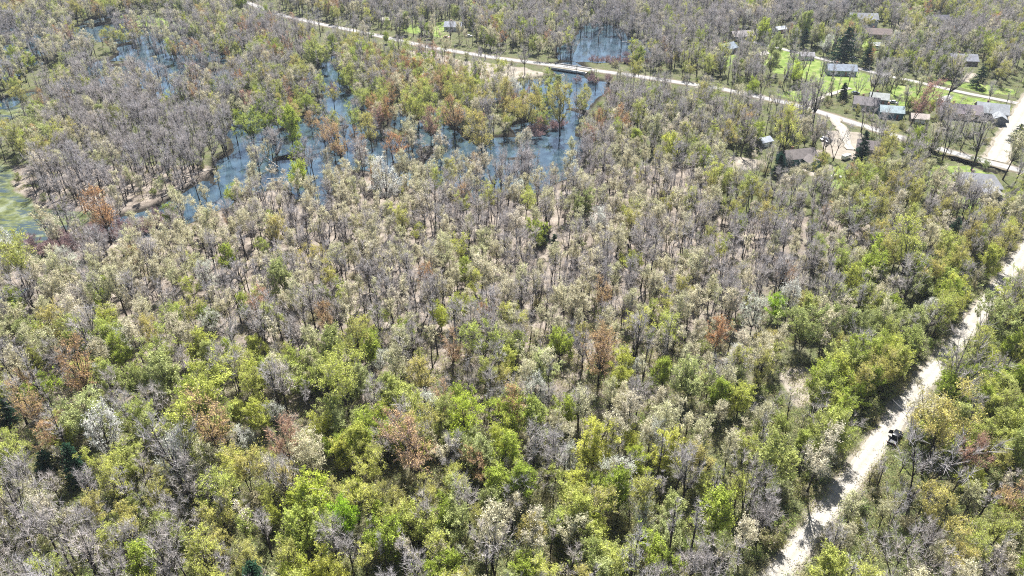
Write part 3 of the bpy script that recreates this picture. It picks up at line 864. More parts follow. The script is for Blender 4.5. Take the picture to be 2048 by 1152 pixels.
HOUSE_SPOTS = []      # filled below: (x, y, radius)
HOUSES = [
    # px, py, width, depth, wall h, rot deg, roof colour, wall colour, wing, label
    (1722, 48, 19, 11, 4.6, -6, (0.27, 0.28, 0.31), (0.36, 0.38, 0.42), 1, "large two-storey house with a grey roof near the top right"),
    (1752, 74, 17, 10, 3.0, -12, (0.22, 0.16, 0.14), (0.40, 0.33, 0.28), 0, "low house with a long brown roof behind the large evergreen"),
    (1748, 98, 7, 5, 2.8, -10, (0.62, 0.66, 0.66), (0.05, 0.06, 0.07), 0, "small white-roofed garage right of the large evergreen"),
    (1452, 104, 11, 9, 3.2, 35, (0.30, 0.36, 0.42), (0.10, 0.14, 0.15), 0, "small house with a blue-grey roof at the left end of the lawns"),
    (1482, 78, 15, 9, 3.0, 12, (0.40, 0.35, 0.34), (0.28, 0.25, 0.24), 0, "mauve-roofed house behind the blue-grey-roofed one"),
    (1558, 65, 8, 5, 2.8, 25, (0.62, 0.66, 0.70), (0.35, 0.38, 0.40), 0, "white shed at the edge of the grey wood"),
    (1523, 116, 8, 4, 2.6, 38, (0.62, 0.58, 0.50), (0.14, 0.13, 0.12), 0, "narrow cream-roofed shed on the lawn's left side"),
    (1612, 118, 8, 6, 2.6, -5, (0.38, 0.36, 0.38), (0.30, 0.28, 0.30), 0, "small grey shed beside the residential road"),
    (1680, 147, 16, 9, 3.0, -8, (0.30, 0.35, 0.42), (0.30, 0.34, 0.38), 0, "house with a bluish grey roof in the middle of the lawns"),
    (1729, 216, 12, 10, 3.2, -20, (0.23, 0.20, 0.20), (0.38, 0.36, 0.32), 0, "dark-roofed house left of the teal-roofed shed"),
    (1755, 205, 9, 8, 3.0, -20, (0.45, 0.47, 0.44), (0.2, 0.22, 0.22), 0, "pale-roofed outbuilding behind the dark-roofed house"),
    (1779, 232, 11, 8, 3.2, -14, (0.40, 0.50, 0.52), (0.07, 0.15, 0.19), 0, "teal-roofed shed beside the country road"),
    (1836, 243, 8, 6, 2.4, -14, (0.58, 0.50, 0.44), (0.30, 0.24, 0.22), 0, "small shed with a tan roof right of the teal-roofed shed"),
    (1886, 206, 8, 3.4, 2.4, 35, (0.75, 0.74, 0.70), (0.60, 0.60, 0.58), 0, "long white trailer shed on the lawn"),
    (1915, 232, 19, 11, 3.2, -16, (0.27, 0.22, 0.24), (0.74, 0.55, 0.48), 0, "long low house with a brown roof and pinkish front wall"),
    (1978, 232, 14, 12, 3.4, -22, (0.36, 0.38, 0.40), (0.14, 0.15, 0.17), 1, "grey house at the end of the lawns beside the wide pale road"),
    (1922, 127, 15, 10, 3.0, -8, (0.30, 0.31, 0.36), (0.18, 0.14, 0.14), 0, "house with a dark blue-grey roof behind the residential road"),
    (1872, 46, 14, 9, 3.2, -4, (0.10, 0.10, 0.14), (0.12, 0.11, 0.13), 0, "dark house in the woods near the top right"),
    (1592, 322, 15, 9, 3.2, 14, (0.20, 0.17, 0.16), (0.10, 0.20, 0.19), 1, "dark-roofed house with green walls in the sandy clearing"),
    (1526, 290, 6, 5, 2.5, 28, (0.50, 0.54, 0.62), (0.20, 0.20, 0.22), 0, "small grey-blue shed in the trees left of the sandy clearing"),
    (1737, 305, 11, 9, 3.2, -24, (0.20, 0.16, 0.16), (0.26, 0.20, 0.18), 0, "brown-roofed house at the end of the gravel drive"),
    (1950, 378, 16, 12, 3.6, -14, (0.34, 0.34, 0.36), (0.10, 0.11, 0.14), 1, "big house with a light grey hipped roof at the right edge"),
    (908, 60, 12, 9, 3.2, -8, (0.36, 0.38, 0.44), (0.45, 0.45, 0.48), 0, "grey house in the trees behind the far road"),
    (772, 46, 6, 5, 2.6, 4, (0.62, 0.58, 0.48), (0.18, 0.17, 0.15), 0, "tan shelter beside the far road"),
    (2025, 8, 16, 9, 3.2, 4, (0.62, 0.64, 0.66), (0.40, 0.42, 0.42), 0, "white-roofed building at the top right corner"),
]
for h in HOUSES:
    X, Y = ground(h[0], h[1])
    HOUSE_SPOTS.append((X, Y, max(h[2], h[3]) * .62))
CARS = [
    # px, py, rot (deg, heading from +X), colour, label
    (1648, 280, 30, (0.70, 0.70, 0.70), "white car parked left of the gravel drive"),
    (1657, 284, 35, (0.12, 0.12, 0.14), "dark car parked beside the white car"),
    (1692, 318, 35, (0.78, 0.77, 0.76), "white van parked below the gravel drive"),
    (1671, 356, -8, (0.66, 0.66, 0.64), "pale car parked on the grass below the drive"),
    (1640, 326, -12, (0.60, 0.30, 0.28), "reddish car parked beside the dark-roofed house"),
    (1550, 76, 20, (0.20, 0.24, 0.28), "dark car parked below the white shed"),
    (938, 74, 0, (0.80, 0.80, 0.82), "white car parked right of the grey house in the trees"),
    (893, 76, -15, (0.60, 0.35, 0.30), "reddish car parked on the far road's shoulder"),
    (1710, 188, -5, (0.18, 0.20, 0.22), "dark car on the lawn behind the dark-roofed house"),
    (1787, 207, -40, (0.72, 0.72, 0.74), "white car behind the teal-roofed shed"),
    (1706, 118, -12, (0.35, 0.33, 0.36), "grey car in the shade of the large evergreen"),
    (1838, 104, 20, (0.66, 0.72, 0.74), "white car by the trees above the residential road"),
]
for c in CARS:
    X, Y = ground(c[0], c[1]); HOUSE_SPOTS.append((X, Y, 3.5))
TRUCK = ground(1789, 880)

def free(P, pad):
    """keep points off roads, buildings, special trees"""
    X, Y = P[:, 0], P[:, 1]
    f = fields(X, Y)
    ok = f['dr'] > pad
    ok &= dist_line(X, Y, gD) > 4.5 + pad * .5
    ok &= dist_line(X, Y, g1) > 3.5
    ok &= dist_line(X, Y, g2) > 6
    for hx, hy, r in HOUSE_SPOTS:
        ok &= np.hypot(X - hx, (Y - hy) * np.where(Y < hy, .62, 1.0)) > r + 1.5
    return ok, f

P, rg = scatter(5.0, 42)
ok, f = free(P, 2.2)
d = np.hypot(P[:, None, 0] - SP_XY[None, :, 0], P[:, None, 1] - SP_XY[None, :, 1])
ok &= (d > SP_R[None] * 0.85).all(1)
u = rg.random(len(P))
dens = np.where(f['lawn'], .10, np.where(f['sand'], .07, np.where(f['marsh'], .03, np.where(f['w'], .45, .95))))
OPEN = [(250, 112, 60, 12), (330, 132, 40, 10), (190, 62, 40, 12), (450, 128, 30, 10), (90, 152, 40, 12), (30, 215, 60, 24), (1165, 180, 45, 28), (1120, 300, 32, 26), (668, 165, 16, 55), (480, 320, 24, 66), (430, 386, 58, 26), (300, 425, 55, 24), (1080, 275, 20, 12), (575, 330, 22, 40), (1170, 195, 50, 24), (60, 455, 105, 46),
        (700, 205, 22, 14), (1205, 98, 62, 26), (930, 300, 25, 14), (1010, 292, 28, 12), (640, 330, 14, 50), (30, 350, 40, 24), (1120, 235, 35, 12), (560, 365, 25, 18),
        (1150, 137, 95, 9), (520, 8, 42, 9), (600, 38, 45, 7), (690, 58, 60, 8), (790, 80, 50, 7), (900, 102, 60, 8), (1010, 119, 50, 8), (1300, 157, 60, 7), (1400, 172, 50, 7), (1460, 184, 40, 6), (1540, 200, 40, 6), (1660, 232, 50, 10), (1980, 300, 40, 25), (2030, 250, 20, 22),
        (1600, 108, 50, 8), (1900, 178, 80, 10), (1720, 143, 40, 6), (1115, 432, 14, 14), (1600, 780, 26, 40), (1465, 325, 35, 12), (1690, 285, 30, 22), (1940, 325, 60, 12)]
block = np.zeros(len(P), bool)
hpx = 14 * F * CP / (P[:, 1] * CP + CAM_H * SP)
for cx, cy, rx, ry in OPEN:
    for q in (0, .3, .6, .9):
        block |= ((f['px'] - cx) / rx) ** 2 + ((f['py'] - q * hpx - cy) / ry) ** 2 < 1
dens = np.where(block, .08, dens)
# keep the sight line to each tree of its own character
cpx, cpy, cz_ = pixel(P[:, 0], P[:, 1], 9.0)
for (x_, y_, w_, k_, l_), pl in zip(SPECIAL, placed):
    zz = pixel(pl[1], pl[2], 9.0)[2]
    near = (cz_ < zz) & (((cpx - x_) / (w_ * .5 + 9)) ** 2 + ((cpy - y_) / (w_ * .5 + 12)) ** 2 < 1)
    dens = np.where(near, dens * .12, dens)
for q in (0, .25, .5, .75, 1.0):
    dens = np.where(((f['px'] - 1789) / 34) ** 2 + ((f['py'] - q * hpx * 1.2 - 880) / 30) ** 2 < 1, 0, dens)
hb = np.zeros(len(P), bool)
for h in HOUSES:
    for q in (0, .35, .7):
        hb |= ((f['px'] - h[0]) / 24) ** 2 + ((f['py'] - q * hpx - h[1] + 4) / 14) ** 2 < 1
dens = np.where(hb, dens * .55, dens)
# the far road is glimpsed between thinned trunks
dens = np.where((f['py'] > 90) & (f['py'] < 400) & (f['dr'] < 12), dens * .5, dens)
dens = np.where((f['py'] > 140) & (f['py'] < 390) & (f['px'] > 1480), dens * .85, dens)
dens = dens * np.where(vnoise(P[:, 0], P[:, 1], 22, 91, 2) < .33, .6, 1)
ok &= u < dens
P, px, py = P[ok], f['px'][ok], f['py'][ok]
mix = kind_mix(px, py) ** 1.35
# kinds gather in loose groups: add a noise preference per kind
for k in range(len(KINDS)):
    mix[:, k] *= np.exp(4.0 * (vnoise(P[:, 0], P[:, 1], 32, 200 + k, 2) - .5))
mix[:, 5] *= .5
mix[:, 2] *= .75
mix[:, 6] *= .8
mix /= mix.sum(1, keepdims=True)
cum = mix.cumsum(1)
ks = (rg.random(len(P))[:, None] > cum).sum(1).clip(0, len(KINDS) - 1)
for i in range(len(P)):
    kind = KINDS[ks[i]]
    sc = rg.uniform(.55, 1.0) + .2 * rg.random() ** 2 if kind != "evergreen_tree" else rg.uniform(.45, .9)
    placed.append((kind, P[i, 0], P[i, 1], sc, int(rg.integers(0, len(PROTO[kind]))), rg.uniform(0, 6.28), None))

# underwood: saplings and shrubs
P, rg = scatter(6.0, 77)
ok, f = free(P, .6)
ok &= np.hypot(P[:, 0] - TRUCK[0], P[:, 1] - TRUCK[1] + 3) > 7
ok &= ~f['lawn'] & ~f['marsh'] & ~f['w'] & ~f['sand']
ok &= rg.random(len(P)) < np.clip(.10 + np.clip(f['py'] - 560, 0, 900) / 700 + np.clip(f['px'] - 1300, 0, 500) / 1500, .10, .8)
for i in np.nonzero(ok)[0]:
    kind = "sapling" if rg.random() < .35 else "shrub"
    placed.append((kind, P[i, 0], P[i, 1], rg.uniform(.6, 1.25), int(rg.integers(0, 4)), rg.uniform(0, 6.28), None))
# bushes crowding the verges of the dirt road
for side in (-1, 1):
    for (x0, y0), (x1, y1) in zip(gA[:-1], gA[1:]):
        L = math.hypot(x1 - x0, y1 - y0)
        for k in range(int(L / 2.6)):
            if rg.random() < .08: continue
            t = rg.random()
            if math.hypot(x0 + (x1 - x0) * t - TRUCK[0], y0 + (y1 - y0) * t - TRUCK[1] + 3) < 6.5: continue
            o_ = side * (4.0 + abs(rg.normal()) * 1.7)
            placed.append(("shrub" if rg.random() < .8 else "sapling", x0 + (x1 - x0) * t - (y1 - y0) / L * o_, y0 + (y1 - y0) * t + (x1 - x0) / L * o_, rg.uniform(.5, 1.15), int(rg.integers(0, 4)), rg.uniform(0, 6.28), None))
# purplish shrubs on the marsh shore and on islets
for (x0, y0, x1, y1, wd, cnt) in ((85, 500, 200, 470, 9, 42), (250, 462, 330, 452, 8, 22), (560, 160, 640, 175, 12, 14), (1200, 125, 1330, 122, 7, 20), (1170, 160, 1220, 165, 5, 8), (1060, 262, 1130, 250, 8, 16)):
    for i in range(cnt):
        t = rg.random()
        X, Y = ground(x0 + (x1 - x0) * t, y0 + (y1 - y0) * t)
        placed.append(("purple_shrub", X + rg.normal() * wd * .5, Y + rg.normal() * wd * .6, rg.uniform(.7, 1.3), int(rg.integers(0, 3)), rg.uniform(0, 6.28), None))

# ------------------------------------------------------------------ place trees: individuals first, the far rest as one mass per kind
PHRASE = {
    "bare_tree": ("bare grey-twigged tree", "tree", "bare grey trees in the woods"),
    "budding_tree": ("pale cream budding tree", "tree", "pale budding trees in the woods"),
    "yellow_green_tree": ("olive yellow-green budding tree", "tree", "yellow-green trees in the woods"),
    "green_tree": ("green leafing tree", "tree", "green leafing trees in the woods"),
    "bright_green_tree": ("bright lime-green tree", "tree", "bright lime-green trees in the woods"),
    "rust_coloured_tree": ("rust-brown budding tree", "tree", "rust-coloured trees in the woods"),
    "silver_tree": ("silvery whitish tree", "tree", "silvery whitish trees in the woods"),
    "evergreen_tree": ("dark green evergreen", "tree", "dark evergreens in the woods"),
    "sapling": ("thin spindly sapling", "sapling", "thin saplings between the trees"),
    "shrub": ("bushy shrub", "shrub", "low shrubs between the trees"),
    "purple_shrub": ("purplish leafless shrub", "shrub", "purplish shrubs on the wet shores"),
}
MARKS = [
    (686, 1050, "around the vivid grass-green tree"), (600, 960, "around the broad yellow-lime tree"), (500, 880, "around the white flowering tree"),
    (340, 920, "around the large silvery tree at lower left"), (320, 770, "around the left-hand green clump"), (150, 760, "around the rust and green tree at left"),
    (90, 920, "around the dark evergreen at lower left"), (60, 1060, "in the bottom left corner"), (280, 1080, "at the bottom, left of the pointed lime tree"),
    (470, 1090, "just left of the pointed lime tree"), (840, 910, "around the large tan-brown tree"), (820, 1080, "at the bottom, right of the pointed lime tree"),
    (1000, 1090, "at the bottom edge in the middle"), (1190, 900, "around the lone lime tree in the lower middle"), (1180, 1080, "at the bottom, right of the middle"),
    (1290, 1020, "around the whitish twiggy tree near the bottom"), (1438, 1030, "around the broad green tree at lower right"), (1550, 920, "around the large fork-trunked green tree"),
    (1690, 880, "left of the dirt road beside the pickup"), (1600, 1010, "left of the dirt road near the bottom"), (1800, 1000, "right of the dirt road below the pickup"),
    (1950, 1080, "in the bottom right corner"), (1720, 1120, "right of the dirt road at the bottom edge"), (1900, 870, "right of the dirt road beside the pickup"),
    (1990, 770, "at the right edge, right of the dirt road"), (1610, 790, "around the sandy gap in the woods"), (1760, 700, "left of the dirt road, above the pickup"),
    (1615, 650, "around the olive-green round tree at mid right"), (1530, 615, "around the small vivid yellow-green tree"), (1820, 560, "left of the far stretch of the dirt road"),
    (1205, 700, "around the reddish-brown fork-trunked tree"), (1440, 660, "around the tan-olive tree on a bent trunk"), (1380, 780, "around the pale grey-green broad tree"),
    (930, 850, "around the wide light lime tree"), (960, 700, "around the orange-tan tree in the middle"), (715, 700, "around the golden-yellow tree"),
    (650, 620, "around the small orange-rust tree"), (480, 660, "left of the small orange-rust tree"), (885, 620, "around the fresh green tree in the middle"),
    (1060, 620, "right of the fresh green tree in the middle"), (250, 620, "above the left-hand green clump"), (60, 640, "at the left edge below the marsh"),
    (380, 560, "around the small olive tree at left"), (120, 540, "on the near shore of the marsh"), (330, 500, "on the near shore of the blue stream"),
    (560, 470, "in the pale woods below the blue stream"), (770, 400, "below the flooded wood's near shore"), (800, 520, "in the pale woods left of the sandy clearing"),
    (1100, 440, "around the small sandy clearing"), (1250, 520, "in the grey woods right of the sandy clearing"), (1400, 500, "in the grey woods in the middle right"),
    (1600, 480, "in the woods below the house clearing"), (1780, 440, "left of the big grey-roofed house"), (1960, 430, "around the big grey-roofed house"),
    (1590, 340, "around the dark-roofed house"), (1440, 340, "left of the sandy house clearing"), (1300, 300, "between the pond and the house clearing"),
    (1450, 230, "below the far road"), (1700, 330, "around the brown-roofed house"), (1850, 310, "between the country road and the ditch"), (1850, 230, "among the roadside houses"),
    (1650, 150, "on the lawns"), (1900, 120, "behind the residential road"), (1480, 80, "around the mauve-roofed house"), (1600, 20, "in the grey wood at the top right"),
    (1200, 100, "around the pond beyond the road"), (1150, 230, "around the open pond"), (1000, 200, "in the flooded wood left of the pond"), (900, 280, "around the big rust-brown swamp tree"),
    (720, 280, "in the row at the water"), (660, 170, "along the narrow channel"), (520, 280, "on the island's right shore"), (240, 250, "on the grey wooded island"),
    (330, 370, "on the island's near shore"), (60, 300, "on the island's left shore"), (100, 100, "in the swamp at the top left"), (400, 80, "in the swamp left of the far road"),
    (900, 60, "around the grey house behind the far road"), (800, 130, "on the near side of the far road"), (1100, 30, "in the woods at the top middle"),
]
MK = np.array([(a, b) for a, b, _ in MARKS])

roots = {}
def make_tree(kind, v):
    t, c, h, r = PROTO[kind][v]
    e = empty(kind)
    obj("trunk" if "shrub" not in kind else "stems", t, e)
    obj("crown", c, e)
    return e
def herbs(k):
    rg = np.random.default_rng(400 + k)
    A = np.c_[rg.normal(size=(60, 2)) * .75, np.zeros(60)]
    B = A + np.c_[rg.normal(size=(60, 2)) * .18, rg.uniform(.2, .7, 60)]
    v, q = ribbons(A, B, np.full(60, .05), rg)
    i = rg.integers(0, 60, 150)
    lv, lq = leaves(B[i] + rg.normal(size=(150, 3)) * [[.2, .2, .12]], rg.uniform(.12, .3, 150), rg)
    V, Q, M = join([(v, q, 0), (lv, lq, 1)])
    return mesh_np("herb", V, Q, [TWIG_TAN, L_BRUSH], M)
P, rg = scatter(2.1, 555)
P = P[(P[:, 1] < 420)]
ok, f = free(P, .1)
ok &= ~f['w'] & ~f['marsh']
ok &= rg.random(len(P)) < np.clip(.10 + (f['py'] - 600) / 400 + np.where(vnoise(P[:, 0], P[:, 1], 15, 61, 2) > .55, .25, 0), .05, .95)
ok &= (f['py'] < 1260) & (f['px'] > -200) & (f['px'] < 2250)
HERB = P[ok]
cells = {}
rest = {k: [] for k in PROTO}
ax_ = np.array([p[1] for p in placed]); ay_ = np.array([p[2] for p in placed])
af = fields(ax_, ay_)
BASE_Z = {id(p): (-1.5 if w_ else (-.5 if m_ else -.15)) for p, w_, m_ in zip(placed, af['w'] & (af['dr'] > 1.5), af['marsh'])}
by = {k: [] for k in PROTO}
for p in placed:
    by[p[0]].append(p)
MAXN = 296
for kind, items in by.items():
    def key(p):
        x, y, z = pixel(p[1], p[2], 6)
        vis_ = -30 < x < 2078 and -40 < y < 1190
        return (0 if p[6] else 1, 0 if vis_ else 1, z / (p[3] ** .5))
    items.sort(key=key)
    ni = 0
    for p in items:
        x, y, z = pixel(p[1], p[2], 6)
        vis_ = -30 < x < 2078 and -40 < y < 1190
        if not (p[6] or (vis_ and ni < MAXN)):
            rest[kind].append(p); continue
        ni += 1
        v = p[4]
        if (kind, v) not in roots:
            e = make_tree(kind, v); roots[(kind, v)] = e
        else:
            src = roots[(kind, v)]
            e = src.copy(); C.objects.link(e)
            for ch in src.children:
                c2 = ch.copy(); c2.parent = e; C.objects.link(c2)
        e.location = (p[1], p[2], BASE_Z[id(p)] + (.45 if "shrub" in kind and BASE_Z[id(p)] < -1 else 0))
        e.rotation_euler = (rng.normal() * .03, rng.normal() * .03, p[5])
        if p[6] and p[6].startswith(('vivid', 'small vivid')):
            for ch in e.children: ch.color = (0.84, 1.06, 0.7, 1)
        e.scale = (p[3], p[3], p[3] * rng.uniform(.92, 1.1))
        ph, cat, grp = PHRASE[kind]
        if p[6]:
            tag(e, p[6], cat, grp)
        else:
            bx, by_, _ = pixel(p[1], p[2], 0)
            k = int(np.argmin(((MK[:, 0] - bx) / 1.0) ** 2 + ((MK[:, 1] - by_) * 1.5) ** 2))
            size = "small " if p[3] < .8 else ("tall " if p[3] > .98 else "")
            if kind in ("sapling", "shrub", "purple_shrub"): size = "small " if p[3] < .8 else ("large " if p[3] > 1.1 else "")
            tag(e, size + ph + " " + MARKS[k][2], cat, grp)
            cells.setdefault(e["label"], []).append((bx, e, by_))

ORD = ["leftmost", "second from left", "third from left", "fourth from left", "fifth from left", "sixth from left", "seventh from left", "eighth from left"]
for lab, es in list(cells.items()):
    if len(es) > 8 and len(lab.split()) <= 14:
        mx_, my_ = sorted(t[0] for t in es)[len(es) // 2], sorted(t[2] for t in es)[len(es) // 2]
        del cells[lab]
        for t in es:
            t[1]["label"] = lab + (", upper " if t[2] < my_ else ", lower ") + ("left" if t[0] < mx_ else "right")
            cells.setdefault(t[1]["label"], []).append(t)
for lab, es in cells.items():
    if 1 < len(es) <= 8 and len(lab.replace('-', '-').split()) <= 13:
        es.sort(key=lambda t: t[0])
        for i, (_, e, _) in enumerate(es):
            e["label"] = lab + ", " + (ORD[i] if i < len(es) - 1 else "rightmost")

def mass(kind, items):
    """the far trees of a kind: one object whose points carry the trees"""
    vs = sorted({v for (k, v) in roots if k == kind})
    n_ = len(items)
    me = bpy.data.meshes.new("woods_" + kind)
    me.vertices.add(n_)
    me.vertices.foreach_set("co", np.array([(p[1], p[2], BASE_Z[id(p)]) for p in items], np.float32).ravel())
    for nm, ty, arr in (("rot", 'FLOAT_VECTOR', [(random.gauss(0, .03), random.gauss(0, .03), p[5]) for p in items]), ("scl", 'FLOAT', [p[3] for p in items]), ("idx", 'INT', [p[4] % len(vs) for p in items])):
        at = me.attributes.new(nm, ty, 'POINT')
        at.data.foreach_set("vector" if ty == 'FLOAT_VECTOR' else "value", np.array(arr, np.int32 if ty == 'INT' else np.float32).ravel())
    name = {"bare_tree": "bare_forest", "budding_tree": "budding_forest", "yellow_green_tree": "yellow_green_forest", "green_tree": "green_forest", "bright_green_tree": "bright_green_forest", "rust_coloured_tree": "rusty_forest", "silver_tree": "silver_forest", "evergreen_tree": "evergreen_forest", "sapling": "sapling_undergrowth", "shrub": "shrub_undergrowth", "purple_shrub": "purple_undergrowth"}[kind]
    o = obj(name, me)
    tag(o, "far mass of " + PHRASE[kind][2], "woods" if "tree" in kind else "undergrowth", kind="stuff")
    ng = bpy.data.node_groups.new(name, 'GeometryNodeTree')
    ng.interface.new_socket("Geometry", in_out='INPUT', socket_type='NodeSocketGeometry')
    ng.interface.new_socket("Geometry", in_out='OUTPUT', socket_type='NodeSocketGeometry')
    N, L = ng.nodes, ng.links
    gi, go = N.new("NodeGroupInput"), N.new("NodeGroupOutput")
    jall = N.new("GeometryNodeJoinGeometry")
    for v in vs:
        j = N.new("GeometryNodeJoinGeometry")
        for ch in roots[(kind, v)].children:
            oi = N.new("GeometryNodeObjectInfo")
            oi.transform_space = 'ORIGINAL'
            oi.inputs["Object"].default_value = ch
            L.new(oi.outputs["Geometry"], j.inputs[0])
        g2i = N.new("GeometryNodeGeometryToInstance")
        L.new(j.outputs[0], g2i.inputs[0])
        L.new(g2i.outputs[0], jall.inputs[0])
    iop = N.new("GeometryNodeInstanceOnPoints")
    iop.inputs["Pick Instance"].default_value = True
    def na(nm, ty):
        a = N.new("GeometryNodeInputNamedAttribute"); a.data_type = ty; a.inputs[0].default_value = nm; return a.outputs[0]
    L.new(gi.outputs[0], iop.inputs["Points"])
    L.new(jall.outputs[0], iop.inputs["Instance"])
    L.new(na("idx", 'INT'), iop.inputs["Instance Index"])
    L.new(na("rot", 'FLOAT_VECTOR'), iop.inputs["Rotation"])
    L.new(na("scl", 'FLOAT'), iop.inputs["Scale"])
    L.new(iop.outputs[0], go.inputs[0])
    md = o.modifiers.new("scatter", 'NODES'); md.node_group = ng
for kind, items in rest.items():
    if items and any(k == kind for k, _ in roots):
        mass(kind, items)
print("PLACED", {k: len(v) for k, v in by.items()}, "REST", {k: len(v) for k, v in rest.items()})

# ------------------------------------------------------------------ box / prism builder
class MB:
    def __init__(s): s.v, s.f, s.m = [], [], []
    def poly(s, pts, faces, mi=0):
        o = len(s.v); s.v += [tuple(p) for p in pts]
        for f in faces: s.f.append(tuple(i + o for i in f)); s.m.append(mi)
        return s
    def box(s, x0, x1, y0, y1, z0, z1, mi=0):
        return s.poly([(x0, y0, z0), (x1, y0, z0), (x1, y1, z0), (x0, y1, z0), (x0, y0, z1), (x1, y0, z1), (x1, y1, z1), (x0, y1, z1)],
                      [(0, 3, 2, 1), (4, 5, 6, 7), (0, 1, 5, 4), (1, 2, 6, 5), (2, 3, 7, 6), (3, 0, 4, 7)], mi)
    def prism(s, prof, y0, y1, mi=0):
        """profile in x,z extruded along y"""
        k = len(prof)
        pts = [(x, y0, z) for x, z in prof] + [(x, y1, z) for x, z in prof]
        fs = [tuple(range(k - 1, -1, -1))[::-1], tuple(range(k, 2 * k))[::-1]] + [(i, i + k, (i + 1) % k + k, (i + 1) % k) for i in range(k)]
        return s.poly(pts, fs, mi)
    def cyl(s, c, r, h, axis='y', n=14, mi=0):
        pts = []
        for e in (-h / 2, h / 2):
            for i in range(n):
                a = 2 * math.pi * i / n
                pts.append((c[0] + r * math.cos(a), c[1] + e, c[2] + r * math.sin(a)) if axis == 'y' else (c[0] + r * math.cos(a), c[1] + r * math.sin(a), c[2] + e))
        return s.poly(pts, [tuple(range(n)), tuple(range(2 * n - 1, n - 1, -1))] + [(i, (i + 1) % n, (i + 1) % n + n, i + n) for i in range(n)], mi)
    def build(s, name, mats, parent, bevel=0.0):
        me = bpy.data.meshes.new(name)
        me.from_pydata(s.v, [], s.f)
        for m in (mats if isinstance(mats, list) else [mats]): me.materials.append(m)
        me.polygons.foreach_set("material_index", s.m)
        import bmesh
        b = bmesh.new(); b.from_mesh(me)
        bmesh.ops.recalc_face_normals(b, faces=b.faces)
        if bevel > 0:
            bmesh.ops.bevel(b, geom=list(b.edges), offset=bevel, segments=2, affect='EDGES', profile=.5)
            for f in b.faces: f.smooth = True
        b.to_mesh(me); b.free()
        return obj(name, me, parent)

GLASS = simple("window_glass", (0.03, 0.04, 0.05), 0.08, spec=0.6, var=.1)
WHITE = simple("white_trim", (0.72, 0.72, 0.70), 0.6)
DOORM = simple("door_paint", (0.25, 0.10, 0.07), 0.6)
BRICK = simple("chimney_brick", (0.30, 0.16, 0.12), 0.9)
def shingles(name, col):
    m, n, l = mat(name)
    tc = n.new("ShaderNodeTexCoord")
    b = n.new("ShaderNodeTexBrick")
    b.inputs["Scale"].default_value = 1.6
    b.inputs["Color1"].default_value = (*[c * 1.15 for c in col], 1)
    b.inputs["Color2"].default_value = (*[c * .82 for c in col], 1)
    b.inputs["Mortar"].default_value = (*[c * .55 for c in col], 1)
    b.inputs["Mortar Size"].default_value = 0.03
    l.new(tc.outputs["Object"], b.inputs["Vector"])
    f = noise(n, l, tc.outputs["Object"], .5, 5, .6)
    r = ramp(n, [(0.3, (.7, .7, .7)), (.7, (1.25, 1.25, 1.25))]); l.new(f, r.inputs[0])
    c = mixc(n, l, 1.0, b.outputs[0], r.outputs[0], 'MULTIPLY')
    p = n.new("ShaderNodeBsdfPrincipled"); l.new(c, p.inputs[0]); p.inputs["Roughness"].default_value = .75
    p.inputs["Specular IOR Level"].default_value = .3
    o = n.new("ShaderNodeOutputMaterial"); l.new(p.outputs[0], o.inputs[0])
    return m

def gable(root, w, d, h, roofm, wallm, x=0.0, y=0.0, hip=0.0, turn=False):
    """a block with a gabled (or hipped) roof; ridge along x, or along y when turned"""
    rise = d * 0.27 if not turn else w * .27
    W2, D2 = w / 2, d / 2
    b = MB()
    if not turn:
        prof = [(-D2, 0), (D2, 0), (D2, h), (0, h + rise), (-D2, h)]
        pts = [(x - W2, y + a, c) for a, c in prof] + [(x + W2, y + a, c) for a, c in prof]
    else:
        prof = [(-W2, 0), (W2, 0), (W2, h), (0, h + rise), (-W2, h)]
        pts = [(x + a, y - D2, c) for a, c in prof] + [(x + a, y + D2, c) for a, c in prof]
    if hip > 0:
        pts[3] = ((x - W2 + hip), y, h + rise) if not turn else (x, y - D2 + hip, h + rise)
        pts[8] = ((x + W2 - hip), y, h + rise) if not turn else (x, y + D2 - hip, h + rise)
        pts = [(p[0], p[1], p[2] - .02) for p in pts]
    b.poly(pts, [(0, 1, 2, 3, 4), (5, 9, 8, 7, 6), (0, 5, 6, 1), (1, 6, 7, 2), (2, 7, 8, 3), (3, 8, 9, 4), (4, 9, 5, 0)])
    b.build("wall", wallm, root)
    r = MB(); ov = .45; th = .16
    R0, R1 = (x - W2 - ov, x + W2 + ov) if not turn else (y - D2 - ov, y + D2 + ov)
    hw = D2 if not turn else W2
    sl = rise / hw
    c0, c1 = (y if not turn else x), 0
    zl = h - sl * ov + .05
    zt = h + rise + .05
    for sgn in (-1, 1):
        e = hw + ov
        ri0, ri1 = (R0 + hip + ov * (hip > 0), R1 - hip - ov * (hip > 0))
        quad = [(R0, c0 + sgn * e, zl), (R1, c0 + sgn * e, zl), (ri1, c0, zt), (ri0, c0, zt)]
        top = [(a, bb, z + th) for a, bb, z in quad]
        P8 = quad + top
        if turn: P8 = [(bb, a, z) for a, bb, z in P8]
        r.poly(P8, [(0, 1, 2, 3), (4, 7, 6, 5), (0, 4, 5, 1), (1, 5, 6, 2), (2, 6, 7, 3), (3, 7, 4, 0)])
    if hip > 0:
        for a0, a1 in ((R0, R0 + hip + ov), (R1, R1 - hip - ov)):
            tri = [(a0, c0 - hw - ov, zl), (a0, c0 + hw + ov, zl), (a1, c0, zt)]
            P6 = tri + [(a, bb, z + th) for a, bb, z in tri]
            if turn: P6 = [(bb, a, z) for a, bb, z in P6]
            r.poly(P6, [(0, 1, 2), (3, 5, 4), (0, 3, 4, 1), (1, 4, 5, 2), (2, 5, 3, 0)])
    return r.build("roof", roofm, root)

